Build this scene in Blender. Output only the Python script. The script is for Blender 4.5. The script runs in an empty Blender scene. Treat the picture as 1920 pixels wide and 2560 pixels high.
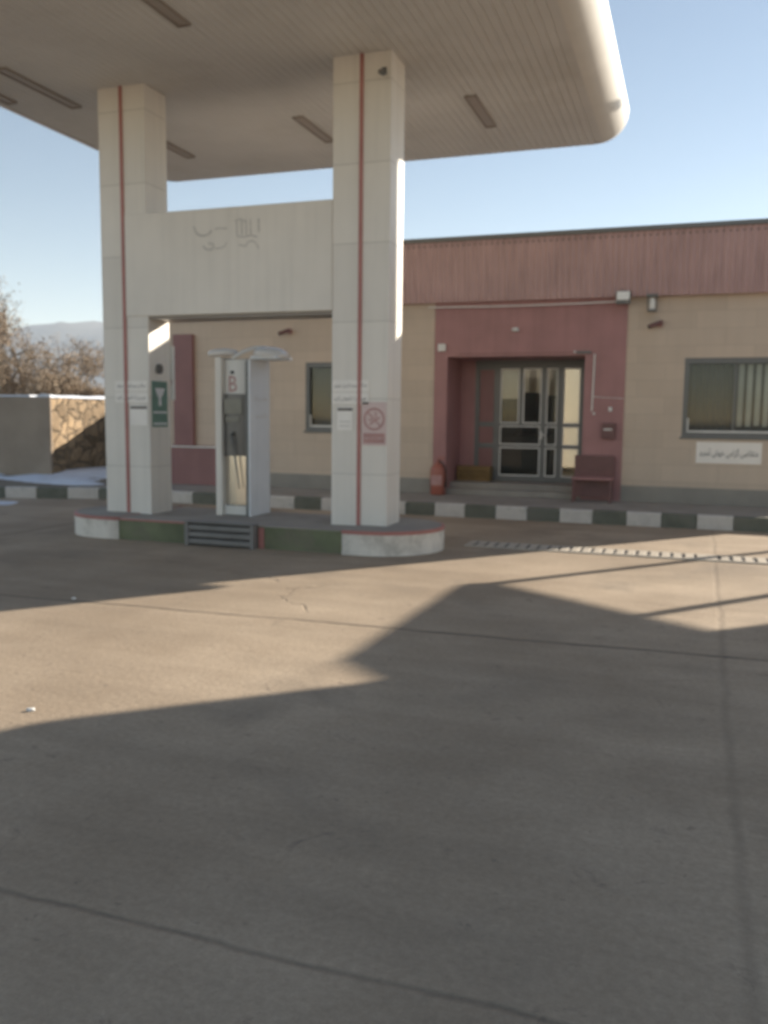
import bpy, bmesh, math, random, unicodedata
from mathutils import Vector, Matrix, noise as mn
random.seed(7)
D = bpy.data
scene = bpy.context.scene
COL = scene.collection
PI = math.pi

# ------------------------------------------------------------------ sun
AZ = math.radians(39.0)      # from +Y towards +X
EL = math.radians(18.9)
SUN = Vector((math.sin(AZ)*math.cos(EL), math.cos(AZ)*math.cos(EL), math.sin(EL)))

# ------------------------------------------------------------------ materials
def new_mat(name):
    m = D.materials.new(name); m.use_nodes = True
    nt = m.node_tree
    return m, nt, nt.nodes['Principled BSDF']

def N(nt, t, **kw):
    n = nt.nodes.new(t)
    for k, v in kw.items():
        if k in n.inputs.keys(): n.inputs[k].default_value = v
        else: setattr(n, k, v)
    return n

def surf(name, col, rough=0.6, var=0.12, scale=3.0, bump=0.02, bscale=60.0, metal=0.0, streak=0.0, dirt=None, dscale=0.8, spec=0.5, coat=0.0):
    """painted / mineral surface: colour mottled at two scales, optional vertical streaks and dirt, fine bump"""
    m, nt, b = new_mat(name)
    L = nt.links.new
    tc = N(nt, 'ShaderNodeTexCoord')
    geo = N(nt, 'ShaderNodeNewGeometry')
    n1 = N(nt, 'ShaderNodeTexNoise', Scale=scale, Detail=6.0, Roughness=0.6); L(geo.outputs['Position'], n1.inputs['Vector'])
    mp = N(nt, 'ShaderNodeMapRange'); mp.inputs[1].default_value = 0.3; mp.inputs[2].default_value = 0.7
    mp.inputs[3].default_value = 1 - var; mp.inputs[4].default_value = 1 + var
    L(n1.outputs['Fac'], mp.inputs[0])
    mul = N(nt, 'ShaderNodeVectorMath', operation='SCALE'); mul.inputs[0].default_value = col[:3]
    L(mp.outputs[0], mul.inputs['Scale'])
    out = mul.outputs[0]
    if streak > 0:
        st = N(nt, 'ShaderNodeMapping'); st.inputs['Scale'].default_value = (7, 7, 0.35); L(geo.outputs['Position'], st.inputs['Vector'])
        n2 = N(nt, 'ShaderNodeTexNoise', Scale=1.5, Detail=4.0); L(st.outputs[0], n2.inputs['Vector'])
        m2 = N(nt, 'ShaderNodeMapRange'); m2.inputs[1].default_value = 0.45; m2.inputs[2].default_value = 0.75
        m2.inputs[3].default_value = 1.0; m2.inputs[4].default_value = 1 - streak
        L(n2.outputs['Fac'], m2.inputs[0])
        s2 = N(nt, 'ShaderNodeVectorMath', operation='SCALE'); L(out, s2.inputs[0]); L(m2.outputs[0], s2.inputs['Scale']); out = s2.outputs[0]
    if dirt:
        n3 = N(nt, 'ShaderNodeTexNoise', Scale=dscale, Detail=8.0, Roughness=0.7); L(geo.outputs['Position'], n3.inputs['Vector'])
        m3 = N(nt, 'ShaderNodeMapRange'); m3.inputs[1].default_value = 0.5; m3.inputs[2].default_value = 0.72
        L(n3.outputs['Fac'], m3.inputs[0])
        mx = N(nt, 'ShaderNodeMix', data_type='RGBA'); L(m3.outputs[0], mx.inputs[0]); L(out, mx.inputs[6]); mx.inputs[7].default_value = (*dirt, 1)
        out = mx.outputs[2]
    L(out, b.inputs['Base Color'])
    b.inputs['Roughness'].default_value = rough; b.inputs['Metallic'].default_value = metal
    b.inputs['Specular IOR Level'].default_value = spec
    b.inputs['Coat Weight'].default_value = coat
    if bump > 0:
        nb = N(nt, 'ShaderNodeTexNoise', Scale=bscale, Detail=4.0); L(geo.outputs['Position'], nb.inputs['Vector'])
        bp = N(nt, 'ShaderNodeBump', Strength=0.5, Distance=bump); L(nb.outputs['Fac'], bp.inputs['Height']); L(bp.outputs[0], b.inputs['Normal'])
    return m

def line_mask(nt, sep_out, centre, half, soft, wob=None, slope_out=None, slope=0.0, top=1.0):
    """1 on a thin line where coordinate == centre"""
    L = nt.links.new
    cur = sep_out
    if slope_out is not None:
        s = N(nt, 'ShaderNodeMath', operation='MULTIPLY'); L(slope_out, s.inputs[0]); s.inputs[1].default_value = -slope
        a = N(nt, 'ShaderNodeMath', operation='ADD'); L(cur, a.inputs[0]); L(s.outputs[0], a.inputs[1]); cur = a.outputs[0]
    if wob is not None:
        a = N(nt, 'ShaderNodeMath', operation='ADD'); L(cur, a.inputs[0]); L(wob, a.inputs[1]); cur = a.outputs[0]
    d = N(nt, 'ShaderNodeMath', operation='SUBTRACT'); L(cur, d.inputs[0]); d.inputs[1].default_value = centre
    ab = N(nt, 'ShaderNodeMath', operation='ABSOLUTE'); L(d.outputs[0], ab.inputs[0])
    mr = N(nt, 'ShaderNodeMapRange'); L(ab.outputs[0], mr.inputs[0]); mr.inputs[1].default_value = half; mr.inputs[2].default_value = half + soft
    mr.inputs[3].default_value = top; mr.inputs[4].default_value = 0
    return mr.outputs[0]

def concrete_yard():
    m, nt, b = new_mat('yard_concrete'); L = nt.links.new
    geo = N(nt, 'ShaderNodeNewGeometry'); P = geo.outputs['Position']
    sep = N(nt, 'ShaderNodeSeparateXYZ'); L(P, sep.inputs[0])
    def noise(sc, det=8.0, ro=0.6, vec=None, dist=0.0):
        n = N(nt, 'ShaderNodeTexNoise', Scale=sc, Detail=det, Roughness=ro, Distortion=dist); L(vec or P, n.inputs['Vector']); return n.outputs['Fac']
    def rng(x, a, c, lo, hi):
        r = N(nt, 'ShaderNodeMapRange'); L(x, r.inputs[0]); r.inputs[1].default_value = a; r.inputs[2].default_value = c; r.inputs[3].default_value = lo; r.inputs[4].default_value = hi; return r.outputs[0]
    base = N(nt, 'ShaderNodeMix', data_type='RGBA'); L(rng(noise(0.55, 9.0, 0.62), 0.35, 0.65, 0, 1), base.inputs[0])
    base.inputs[6].default_value = (0.325, 0.25, 0.178, 1); base.inputs[7].default_value = (0.45, 0.356, 0.262, 1)
    # long trowel / tyre smears along X
    mp = N(nt, 'ShaderNodeMapping'); mp.inputs['Scale'].default_value = (0.35, 2.6, 1); mp.inputs['Rotation'].default_value = (0, 0, 0.12); L(P, mp.inputs['Vector'])
    sm = rng(noise(1.3, 7.0, 0.65, mp.outputs[0]), 0.35, 0.7, 1.07, 0.90)
    s1 = N(nt, 'ShaderNodeVectorMath', operation='SCALE'); L(base.outputs[2], s1.inputs[0]); L(sm, s1.inputs['Scale'])
    # fine grit
    gr = rng(noise(30.0, 8.0, 0.85), 0.3, 0.7, 0.78, 1.2)
    s2 = N(nt, 'ShaderNodeVectorMath', operation='SCALE'); L(s1.outputs[0], s2.inputs[0]); L(gr, s2.inputs['Scale'])
    pv = rng(noise(0.22, 3.0, 0.5), 0.38, 0.62, 0.9, 1.1)
    s2b = N(nt, 'ShaderNodeVectorMath', operation='SCALE'); L(s2.outputs[0], s2b.inputs[0]); L(pv, s2b.inputs['Scale']); s2 = s2b
    sp_ = rng(noise(14.0, 3.0, 0.6), 0.66, 0.72, 0, 0.5)
    # oil and tyre stains
    st = rng(noise(0.8, 5.0, 0.55, dist=0.4), 0.56, 0.72, 0, 0.55)
    mx = N(nt, 'ShaderNodeMix', data_type='RGBA'); L(st, mx.inputs[0]); L(s2.outputs[0], mx.inputs[6]); mx.inputs[7].default_value = (0.2, 0.165, 0.13, 1)
    st2 = rng(noise(4.5, 6.0, 0.7, dist=0.8), 0.62, 0.70, 0, 0.55)
    mx2 = N(nt, 'ShaderNodeMix', data_type='RGBA'); L(st2, mx2.inputs[0]); L(mx.outputs[2], mx2.inputs[6]); mx2.inputs[7].default_value = (0.15, 0.12, 0.1, 1)
    mx3 = N(nt, 'ShaderNodeMix', data_type='RGBA'); L(sp_, mx3.inputs[0]); L(mx2.outputs[2], mx3.inputs[6]); mx3.inputs[7].default_value = (0.19, 0.155, 0.12, 1); mx2 = mx3
    # joints and cracks
    w = N(nt, 'ShaderNodeMath', operation='MULTIPLY_ADD'); L(noise(1.6, 5.0, 0.6), w.inputs[0]); w.inputs[1].default_value = 0.10; w.inputs[2].default_value = -0.05
    wob = w.outputs[0]
    masks = [line_mask(nt, sep.outputs[1], 6.2, 0.006, 0.03, wob, sep.outputs[0], 0.04, top=0.8),
             line_mask(nt, sep.outputs[1], 2.19, 0.004, 0.016, wob, top=0.55),
             line_mask(nt, sep.outputs[1], -2.0, 0.01, 0.02, wob),
             line_mask(nt, sep.outputs[0], 0.20, 0.006, 0.03, wob, sep.outputs[1], 0.012, top=0.25),
             line_mask(nt, sep.outputs[0], -8.4, 0.012, 0.02, wob),
             line_mask(nt, sep.outputs[0], 4.6, 0.012, 0.02, wob)]
    # random branching crack, only where a patch mask allows
    vv = N(nt, 'ShaderNodeVectorMath', operation='SCALE'); vv.inputs['Scale'].default_value = 0.33
    nz = N(nt, 'ShaderNodeTexNoise', Scale=1.2, Detail=6.0); L(P, nz.inputs['Vector'])
    add = N(nt, 'ShaderNodeVectorMath', operation='ADD'); L(P, add.inputs[0]); L(nz.outputs['Color'], add.inputs[1]); L(add.outputs[0], vv.inputs[0])
    vo = N(nt, 'ShaderNodeTexVoronoi', feature='DISTANCE_TO_EDGE', Scale=0.9); L(vv.outputs[0], vo.inputs['Vector'])
    cr = rng(vo.outputs['Distance'], 0.0, 0.006, 1, 0)
    gate = rng(noise(0.35, 3.0), 0.54, 0.60, 0, 0.45)
    cm = N(nt, 'ShaderNodeMath', operation='MULTIPLY'); L(cr, cm.inputs[0]); L(gate, cm.inputs[1])
    masks.append(cm.outputs[0])
    cur = masks[0]
    for k in masks[1:]:
        mm = N(nt, 'ShaderNodeMath', operation='MAXIMUM'); L(cur, mm.inputs[0]); L(k, mm.inputs[1]); cur = mm.outputs[0]
    fade = N(nt, 'ShaderNodeMath', operation='MULTIPLY'); L(cur, fade.inputs[0]); L(rng(noise(2.2, 4.0), 0.3, 0.6, 0.35, 0.95), fade.inputs[1])
    mj = N(nt, 'ShaderNodeMix', data_type='RGBA'); L(fade.outputs[0], mj.inputs[0]); L(mx2.outputs[2], mj.inputs[6]); mj.inputs[7].default_value = (0.085, 0.07, 0.055, 1)
    L(mj.outputs[2], b.inputs['Base Color'])
    b.inputs['Roughness'].default_value = 0.85; b.inputs['Specular IOR Level'].default_value = 0.3
    h = N(nt, 'ShaderNodeMath', operation='MULTIPLY_ADD'); L(noise(26.0, 6.0, 0.7), h.inputs[0]); h.inputs[1].default_value = 0.6
    h2 = N(nt, 'ShaderNodeMath', operation='MULTIPLY'); L(fade.outputs[0], h2.inputs[0]); h2.inputs[1].default_value = -1.5; L(h2.outputs[0], h.inputs[2])
    bp = N(nt, 'ShaderNodeBump', Strength=0.6, Distance=0.012); L(h.outputs[0], bp.inputs['Height']); L(bp.outputs[0], b.inputs['Normal'])
    return m

def brick_mat(name, col, mortar, bw, bh, msize=0.004, rough=0.6, var=0.1, bump=0.004, axis='XZ', scale=3.0, streak=0.0):
    """stone or panel cladding with joints; pattern laid in world metres on the wall plane"""
    m, nt, b = new_mat(name); L = nt.links.new
    geo = N(nt, 'ShaderNodeNewGeometry'); sep = N(nt, 'ShaderNodeSeparateXYZ'); L(geo.outputs['Position'], sep.inputs[0])
    # use X+Y so that side walls continue the courses of the front
    s = N(nt, 'ShaderNodeMath', operation='ADD'); L(sep.outputs[0], s.inputs[0]); L(sep.outputs[1], s.inputs[1])
    cb = N(nt, 'ShaderNodeCombineXYZ'); L(s.outputs[0], cb.inputs[0]); L(sep.outputs[2], cb.inputs[1])
    br = N(nt, 'ShaderNodeTexBrick', offset=0.5); L(cb.outputs[0], br.inputs['Vector'])
    br.inputs['Scale'].default_value = 1.0; br.inputs['Mortar Size'].default_value = msize; br.inputs['Mortar Smooth'].default_value = 0.3
    br.inputs['Brick Width'].default_value = bw; br.inputs['Row Height'].default_value = bh; br.inputs['Bias'].default_value = 0
    br.inputs['Color1'].default_value = (*[c*(1-var) for c in col], 1); br.inputs['Color2'].default_value = (*[min(1, c*(1+var)) for c in col], 1)
    br.inputs['Mortar'].default_value = (*mortar, 1)
    n1 = N(nt, 'ShaderNodeTexNoise', Scale=scale, Detail=8.0, Roughness=0.65); L(geo.outputs['Position'], n1.inputs['Vector'])
    mp = N(nt, 'ShaderNodeMapRange'); mp.inputs[1].default_value = 0.3; mp.inputs[2].default_value = 0.7; mp.inputs[3].default_value = 1-var; mp.inputs[4].default_value = 1+var
    L(n1.outputs['Fac'], mp.inputs[0])
    sc = N(nt, 'ShaderNodeVectorMath', operation='SCALE'); L(br.outputs['Color'], sc.inputs[0]); L(mp.outputs[0], sc.inputs['Scale'])
    out = sc.outputs[0]
    if streak:
        st = N(nt, 'ShaderNodeMapping'); st.inputs['Scale'].default_value = (6, 6, 0.3); L(geo.outputs['Position'], st.inputs['Vector'])
        n2 = N(nt, 'ShaderNodeTexNoise', Scale=1.5, Detail=5.0); L(st.outputs[0], n2.inputs['Vector'])
        m2 = N(nt, 'ShaderNodeMapRange'); m2.inputs[1].default_value = 0.45; m2.inputs[2].default_value = 0.75; m2.inputs[3].default_value = 1; m2.inputs[4].default_value = 1-streak
        L(n2.outputs['Fac'], m2.inputs[0]); s3 = N(nt, 'ShaderNodeVectorMath', operation='SCALE'); L(out, s3.inputs[0]); L(m2.outputs[0], s3.inputs['Scale']); out = s3.outputs[0]
    L(out, b.inputs['Base Color']); b.inputs['Roughness'].default_value = rough
    bp = N(nt, 'ShaderNodeBump', Strength=0.6, Distance=bump, invert=True); L(br.outputs['Fac'], bp.inputs['Height'])
    nb = N(nt, 'ShaderNodeTexNoise', Scale=45.0, Detail=5.0); L(geo.outputs['Position'], nb.inputs['Vector'])
    bp2 = N(nt, 'ShaderNodeBump', Strength=0.35, Distance=0.004); L(nb.outputs['Fac'], bp2.inputs['Height']); L(bp.outputs[0], bp2.inputs['Normal'])
    L(bp2.outputs[0], b.inputs['Normal'])
    return m

def rubble_mat():
    m, nt, b = new_mat('rubble_stone'); L = nt.links.new
    geo = N(nt, 'ShaderNodeNewGeometry'); nz = N(nt, 'ShaderNodeTexNoise', Scale=2.5, Detail=4.0); L(geo.outputs['Position'], nz.inputs['Vector'])
    sc = N(nt, 'ShaderNodeVectorMath', operation='SCALE'); sc.inputs['Scale'].default_value = 0.5; L(nz.outputs['Color'], sc.inputs[0])
    ad = N(nt, 'ShaderNodeVectorMath', operation='ADD'); L(geo.outputs['Position'], ad.inputs[0]); L(sc.outputs[0], ad.inputs[1])
    vo = N(nt, 'ShaderNodeTexVoronoi', feature='F1', Scale=3.2); L(ad.outputs[0], vo.inputs['Vector'])
    ve = N(nt, 'ShaderNodeTexVoronoi', feature='DISTANCE_TO_EDGE', Scale=3.2); L(ad.outputs[0], ve.inputs['Vector'])
    ramp = N(nt, 'ShaderNodeValToRGB'); L(vo.outputs['Color'], ramp.inputs[0])
    e = ramp.color_ramp.elements; e[0].color = (0.17, 0.12, 0.072, 1); e[1].color = (0.46, 0.33, 0.20, 1); e.new(0.5).color = (0.33, 0.24, 0.15, 1)
    mr = N(nt, 'ShaderNodeMapRange'); L(ve.outputs['Distance'], mr.inputs[0]); mr.inputs[1].default_value = 0.02; mr.inputs[2].default_value = 0.09
    mx = N(nt, 'ShaderNodeMix', data_type='RGBA'); L(mr.outputs[0], mx.inputs[0]); mx.inputs[6].default_value = (0.25, 0.19, 0.125, 1); L(ramp.outputs[0], mx.inputs[7])
    nb = N(nt, 'ShaderNodeTexNoise', Scale=4.0, Detail=6.0, Roughness=0.7); L(geo.outputs['Position'], nb.inputs['Vector'])
    nr = N(nt, 'ShaderNodeMapRange'); L(nb.outputs['Fac'], nr.inputs[0]); nr.inputs[1].default_value = 0.3; nr.inputs[2].default_value = 0.7; nr.inputs[3].default_value = 0.62; nr.inputs[4].default_value = 1.2
    sv = N(nt, 'ShaderNodeVectorMath', operation='SCALE'); L(mx.outputs[2], sv.inputs[0]); L(nr.outputs[0], sv.inputs['Scale'])
    L(sv.outputs[0], b.inputs['Base Color']); b.inputs['Roughness'].default_value = 0.9
    bp = N(nt, 'ShaderNodeBump', Strength=1.0, Distance=0.08); L(mr.outputs[0], bp.inputs['Height']); L(bp.outputs[0], b.inputs['Normal'])
    return m

def glass_mat(name='window_glass', tint=(0.92, 0.93, 0.92), ior=1.33):
    m = D.materials.new(name); m.use_nodes = True; nt = m.node_tree; nt.nodes.clear(); L = nt.links.new
    o = N(nt, 'ShaderNodeOutputMaterial'); t = N(nt, 'ShaderNodeBsdfTransparent'); t.inputs[0].default_value = (*tint, 1)
    g = N(nt, 'ShaderNodeBsdfGlossy'); g.inputs['Roughness'].default_value = 0.04; g.inputs[0].default_value = (1, 1, 1, 1)
    f = N(nt, 'ShaderNodeFresnel'); f.inputs['IOR'].default_value = ior
    mx = N(nt, 'ShaderNodeMixShader'); L(f.outputs[0], mx.inputs[0]); L(t.outputs[0], mx.inputs[1]); L(g.outputs[0], mx.inputs[2]); L(mx.outputs[0], o.inputs['Surface'])
    return m

M = {}
M['yard'] = concrete_yard()
M['soil'] = surf('dry_soil', (0.2, 0.165, 0.125), 0.95, 0.25, 0.5, 0.05, 8.0)
M['pavement'] = surf('pavement_concrete', (0.33, 0.30, 0.265), 0.85, 0.15, 1.5, 0.006, 50.0, dirt=(0.24, 0.22, 0.19))
M['kerb_white'] = surf('kerb_white_paint', (0.60, 0.56, 0.52), 0.6, 0.15, 5.0, 0.006, 40.0, dirt=(0.42, 0.40, 0.36), dscale=5)
M['kerb_dark'] = surf('kerb_dark_green_paint', (0.13, 0.135, 0.105), 0.6, 0.2, 5.0, 0.006, 40.0, dirt=(0.15, 0.14, 0.12), dscale=5)
M['panel'] = brick_mat('cream_composite_panel', (0.80, 0.75, 0.68), (0.6, 0.56, 0.5), 40.0, 0.9, 0.006, 0.45, 0.035, 0.003, scale=1.2, streak=0.08)
M['beam'] = surf('cream_beam_panel', (0.80, 0.745, 0.67), 0.45, 0.05, 1.2, 0.001, 10.0, streak=0.06)
M['soffit'] = surf('soffit_metal', (0.64, 0.625, 0.60), 0.5, 0.07, 0.9, 0.0, streak=0.0, dirt=(0.55, 0.53, 0.495), dscale=0.5)
M['fascia'] = surf('fascia_metal', (0.70, 0.67, 0.62), 0.4, 0.05, 2.0, 0.001, 20)
M['red_stripe'] = surf('red_stripe', (0.43, 0.18, 0.16), 0.5, 0.1, 6.0, 0.0)
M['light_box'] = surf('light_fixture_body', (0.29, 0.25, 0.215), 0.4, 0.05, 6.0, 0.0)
M['diffuser'] = surf('light_diffuser', (0.36, 0.31, 0.27), 0.3, 0.05, 9.0, 0.0)
M['tan'] = brick_mat('tan_stone_cladding', (0.60, 0.49, 0.39), (0.50, 0.41, 0.325), 0.9, 0.28, 0.004, 0.7, 0.05, 0.002, scale=0.9, streak=0.05)
M['dado'] = surf('grey_dado', (0.3, 0.28, 0.25), 0.8, 0.12, 2.0, 0.004, 50)
M['red'] = surf('dull_red_panel', (0.39, 0.195, 0.19), 0.5, 0.12, 1.5, 0.002, 20, streak=0.1)
M['redmetal'] = surf('red_corrugated_metal', (0.50, 0.325, 0.31), 0.42, 0.10, 1.2, 0.0, streak=0.18)
M['frame'] = surf('dark_grey_aluminium', (0.17, 0.17, 0.165), 0.45, 0.06, 4, 0.0, metal=0.1)
M['trim'] = surf('pale_aluminium_trim', (0.74, 0.72, 0.68), 0.4, 0.06, 4, 0.0)
M['glass'] = glass_mat()
M['darkglass'] = glass_mat('smoked_glass', (0.25, 0.25, 0.25))
M['curtain'] = surf('grey_curtain', (0.52, 0.53, 0.49), 0.9, 0.15, 2, 0.0)
M['darkcurtain'] = surf('dark_blind', (0.11, 0.11, 0.11), 0.8, 0.1, 2, 0.0)
M['interior'] = surf('interior_plaster', (0.85, 0.80, 0.71), 0.8, 0.05, 2, 0.0)
M['darkwood'] = surf('dark_furniture', (0.045, 0.042, 0.038), 0.5, 0.15, 3, 0.0)
M['tile'] = surf('interior_floor_tile', (0.3, 0.28, 0.25), 0.3, 0.1, 3, 0.0)
M['white'] = surf('white_plastic', (0.72, 0.71, 0.68), 0.4, 0.05, 5, 0.0)
M['sticker'] = surf('white_vinyl', (0.90, 0.85, 0.79), 0.45, 0.04, 5, 0.0)
M['ink'] = surf('black_ink', (0.17, 0.15, 0.14), 0.5, 0.2, 20, 0.0)
M['ink_dark'] = surf('dark_ink', (0.03, 0.03, 0.03), 0.5, 0.2, 20, 0.0)
M['faint'] = surf('faded_lettering', (0.60, 0.56, 0.51), 0.5, 0.12, 12, 0.0)
M['pink'] = surf('faded_pink_vinyl', (0.67, 0.52, 0.49), 0.5, 0.05, 6, 0.0)
M['signred'] = surf('faded_sign_red', (0.47, 0.26, 0.24), 0.5, 0.12, 10, 0.0)
M['green'] = surf('sign_green', (0.16, 0.27, 0.225), 0.45, 0.15, 8, 0.0)
M['greenpaint'] = surf('dirty_green_paint', (0.16, 0.175, 0.10), 0.75, 0.25, 2.5, 0.006, 40, dirt=(0.20, 0.165, 0.13), dscale=1.6)
M['endwhite'] = surf('worn_white_paint', (0.80, 0.74, 0.66), 0.6, 0.08, 4, 0.005, 40, streak=0.12, dirt=(0.47, 0.43, 0.37), dscale=2.5)
M['step'] = surf('grey_step_metal', (0.21, 0.20, 0.19), 0.5, 0.15, 5, 0.0)
M['gap_shade'] = surf('dark_gap_shade', (0.10, 0.095, 0.09), 0.8, 0.1, 5, 0.0)  # dark tone standing in for shade in slots and gaps
M['bluegrey'] = surf('pale_steel_side', (0.74, 0.75, 0.76), 0.4, 0.05, 2, 0.0, streak=0.06)
M['steel'] = surf('stainless_steel', (0.72, 0.68, 0.62), 0.22, 0.06, 3, 0.002, 3.0, metal=1.0)
M['greysteel'] = surf('satin_grey_box', (0.17, 0.16, 0.15), 0.35, 0.1, 5, 0.0, metal=0.2)
M['black'] = surf('black_rubber', (0.03, 0.03, 0.03), 0.6, 0.1, 5, 0.0)
M['display'] = surf('display_window', (0.19, 0.19, 0.17), 0.2, 0.1, 8, 0.0)
M['hood'] = surf('glossy_white_hood', (0.72, 0.70, 0.67), 0.18, 0.03, 3, 0.0, coat=0.5)
M['extred'] = surf('orange_red_enamel', (0.37, 0.12, 0.085), 0.35, 0.08, 6, 0.0)
M['yellowbox'] = surf('ochre_board', (0.21, 0.13, 0.045), 0.7, 0.2, 5, 0.0)
M['benchred'] = surf('dark_red_bench', (0.17, 0.08, 0.075), 0.5, 0.12, 6, 0.0)
M['snow'] = surf('old_snow', (0.66, 0.70, 0.78), 0.7, 0.08, 4, 0.02, 12)
M['rubble'] = rubble_mat()
M['mud'] = surf('mud_render', (0.33, 0.265, 0.205), 0.9, 0.12, 1.2, 0.01, 20)
M['red_dark'] = surf('deep_red_panel', (0.28, 0.135, 0.13), 0.5, 0.12, 1.5, 0.002, 20, streak=0.1)
M['bark'] = surf('bark', (0.13, 0.10, 0.075), 0.9, 0.25, 8, 0.01, 30)
M['twig'] = surf('dry_twig', (0.20, 0.16, 0.125), 0.9, 0.25, 8, 0.0)
M['leaf'] = surf('dry_brown_leaf', (0.34, 0.26, 0.18), 0.8, 0.35, 3, 0.0)
M['hill'] = surf('bare_hill', (0.12, 0.11, 0.10), 0.95, 0.25, 0.01, 0.0, dirt=(0.2, 0.19, 0.185), dscale=0.006)
M['grate'] = surf('grate_concrete', (0.5, 0.44, 0.36), 0.7, 0.12, 6, 0.003, 50)
M['roofgrey'] = surf('flat_roof_felt', (0.12, 0.12, 0.12), 0.9, 0.15, 2, 0.0)
M['flood'] = surf('floodlight_glass', (0.85, 0.84, 0.8), 0.15, 0.03, 5, 0.0)
M['plainwall'] = surf('rendered_wall', (0.5, 0.44, 0.35), 0.8, 0.1, 1, 0.004, 30)

def sheer_mat(name='sheer_curtain', k=0.45):
    m = D.materials.new(name); m.use_nodes = True; nt = m.node_tree; nt.nodes.clear(); L = nt.links.new
    o = N(nt, 'ShaderNodeOutputMaterial'); t = N(nt, 'ShaderNodeBsdfTranslucent'); t.inputs[0].default_value = (k, k*0.94, k*0.85, 1)
    g = N(nt, 'ShaderNodeBsdfDiffuse'); g.inputs[0].default_value = (0.5, 0.48, 0.44, 1)
    mx = N(nt, 'ShaderNodeMixShader'); mx.inputs[0].default_value = 0.5; L(t.outputs[0], mx.inputs[1]); L(g.outputs[0], mx.inputs[2]); L(mx.outputs[0], o.inputs['Surface'])
    return m
M['sheer'] = sheer_mat()
M['sheer_bright'] = sheer_mat('bright_sheer_curtain', 0.85)  # same cloth passing more light, for the bright strips behind the door

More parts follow.
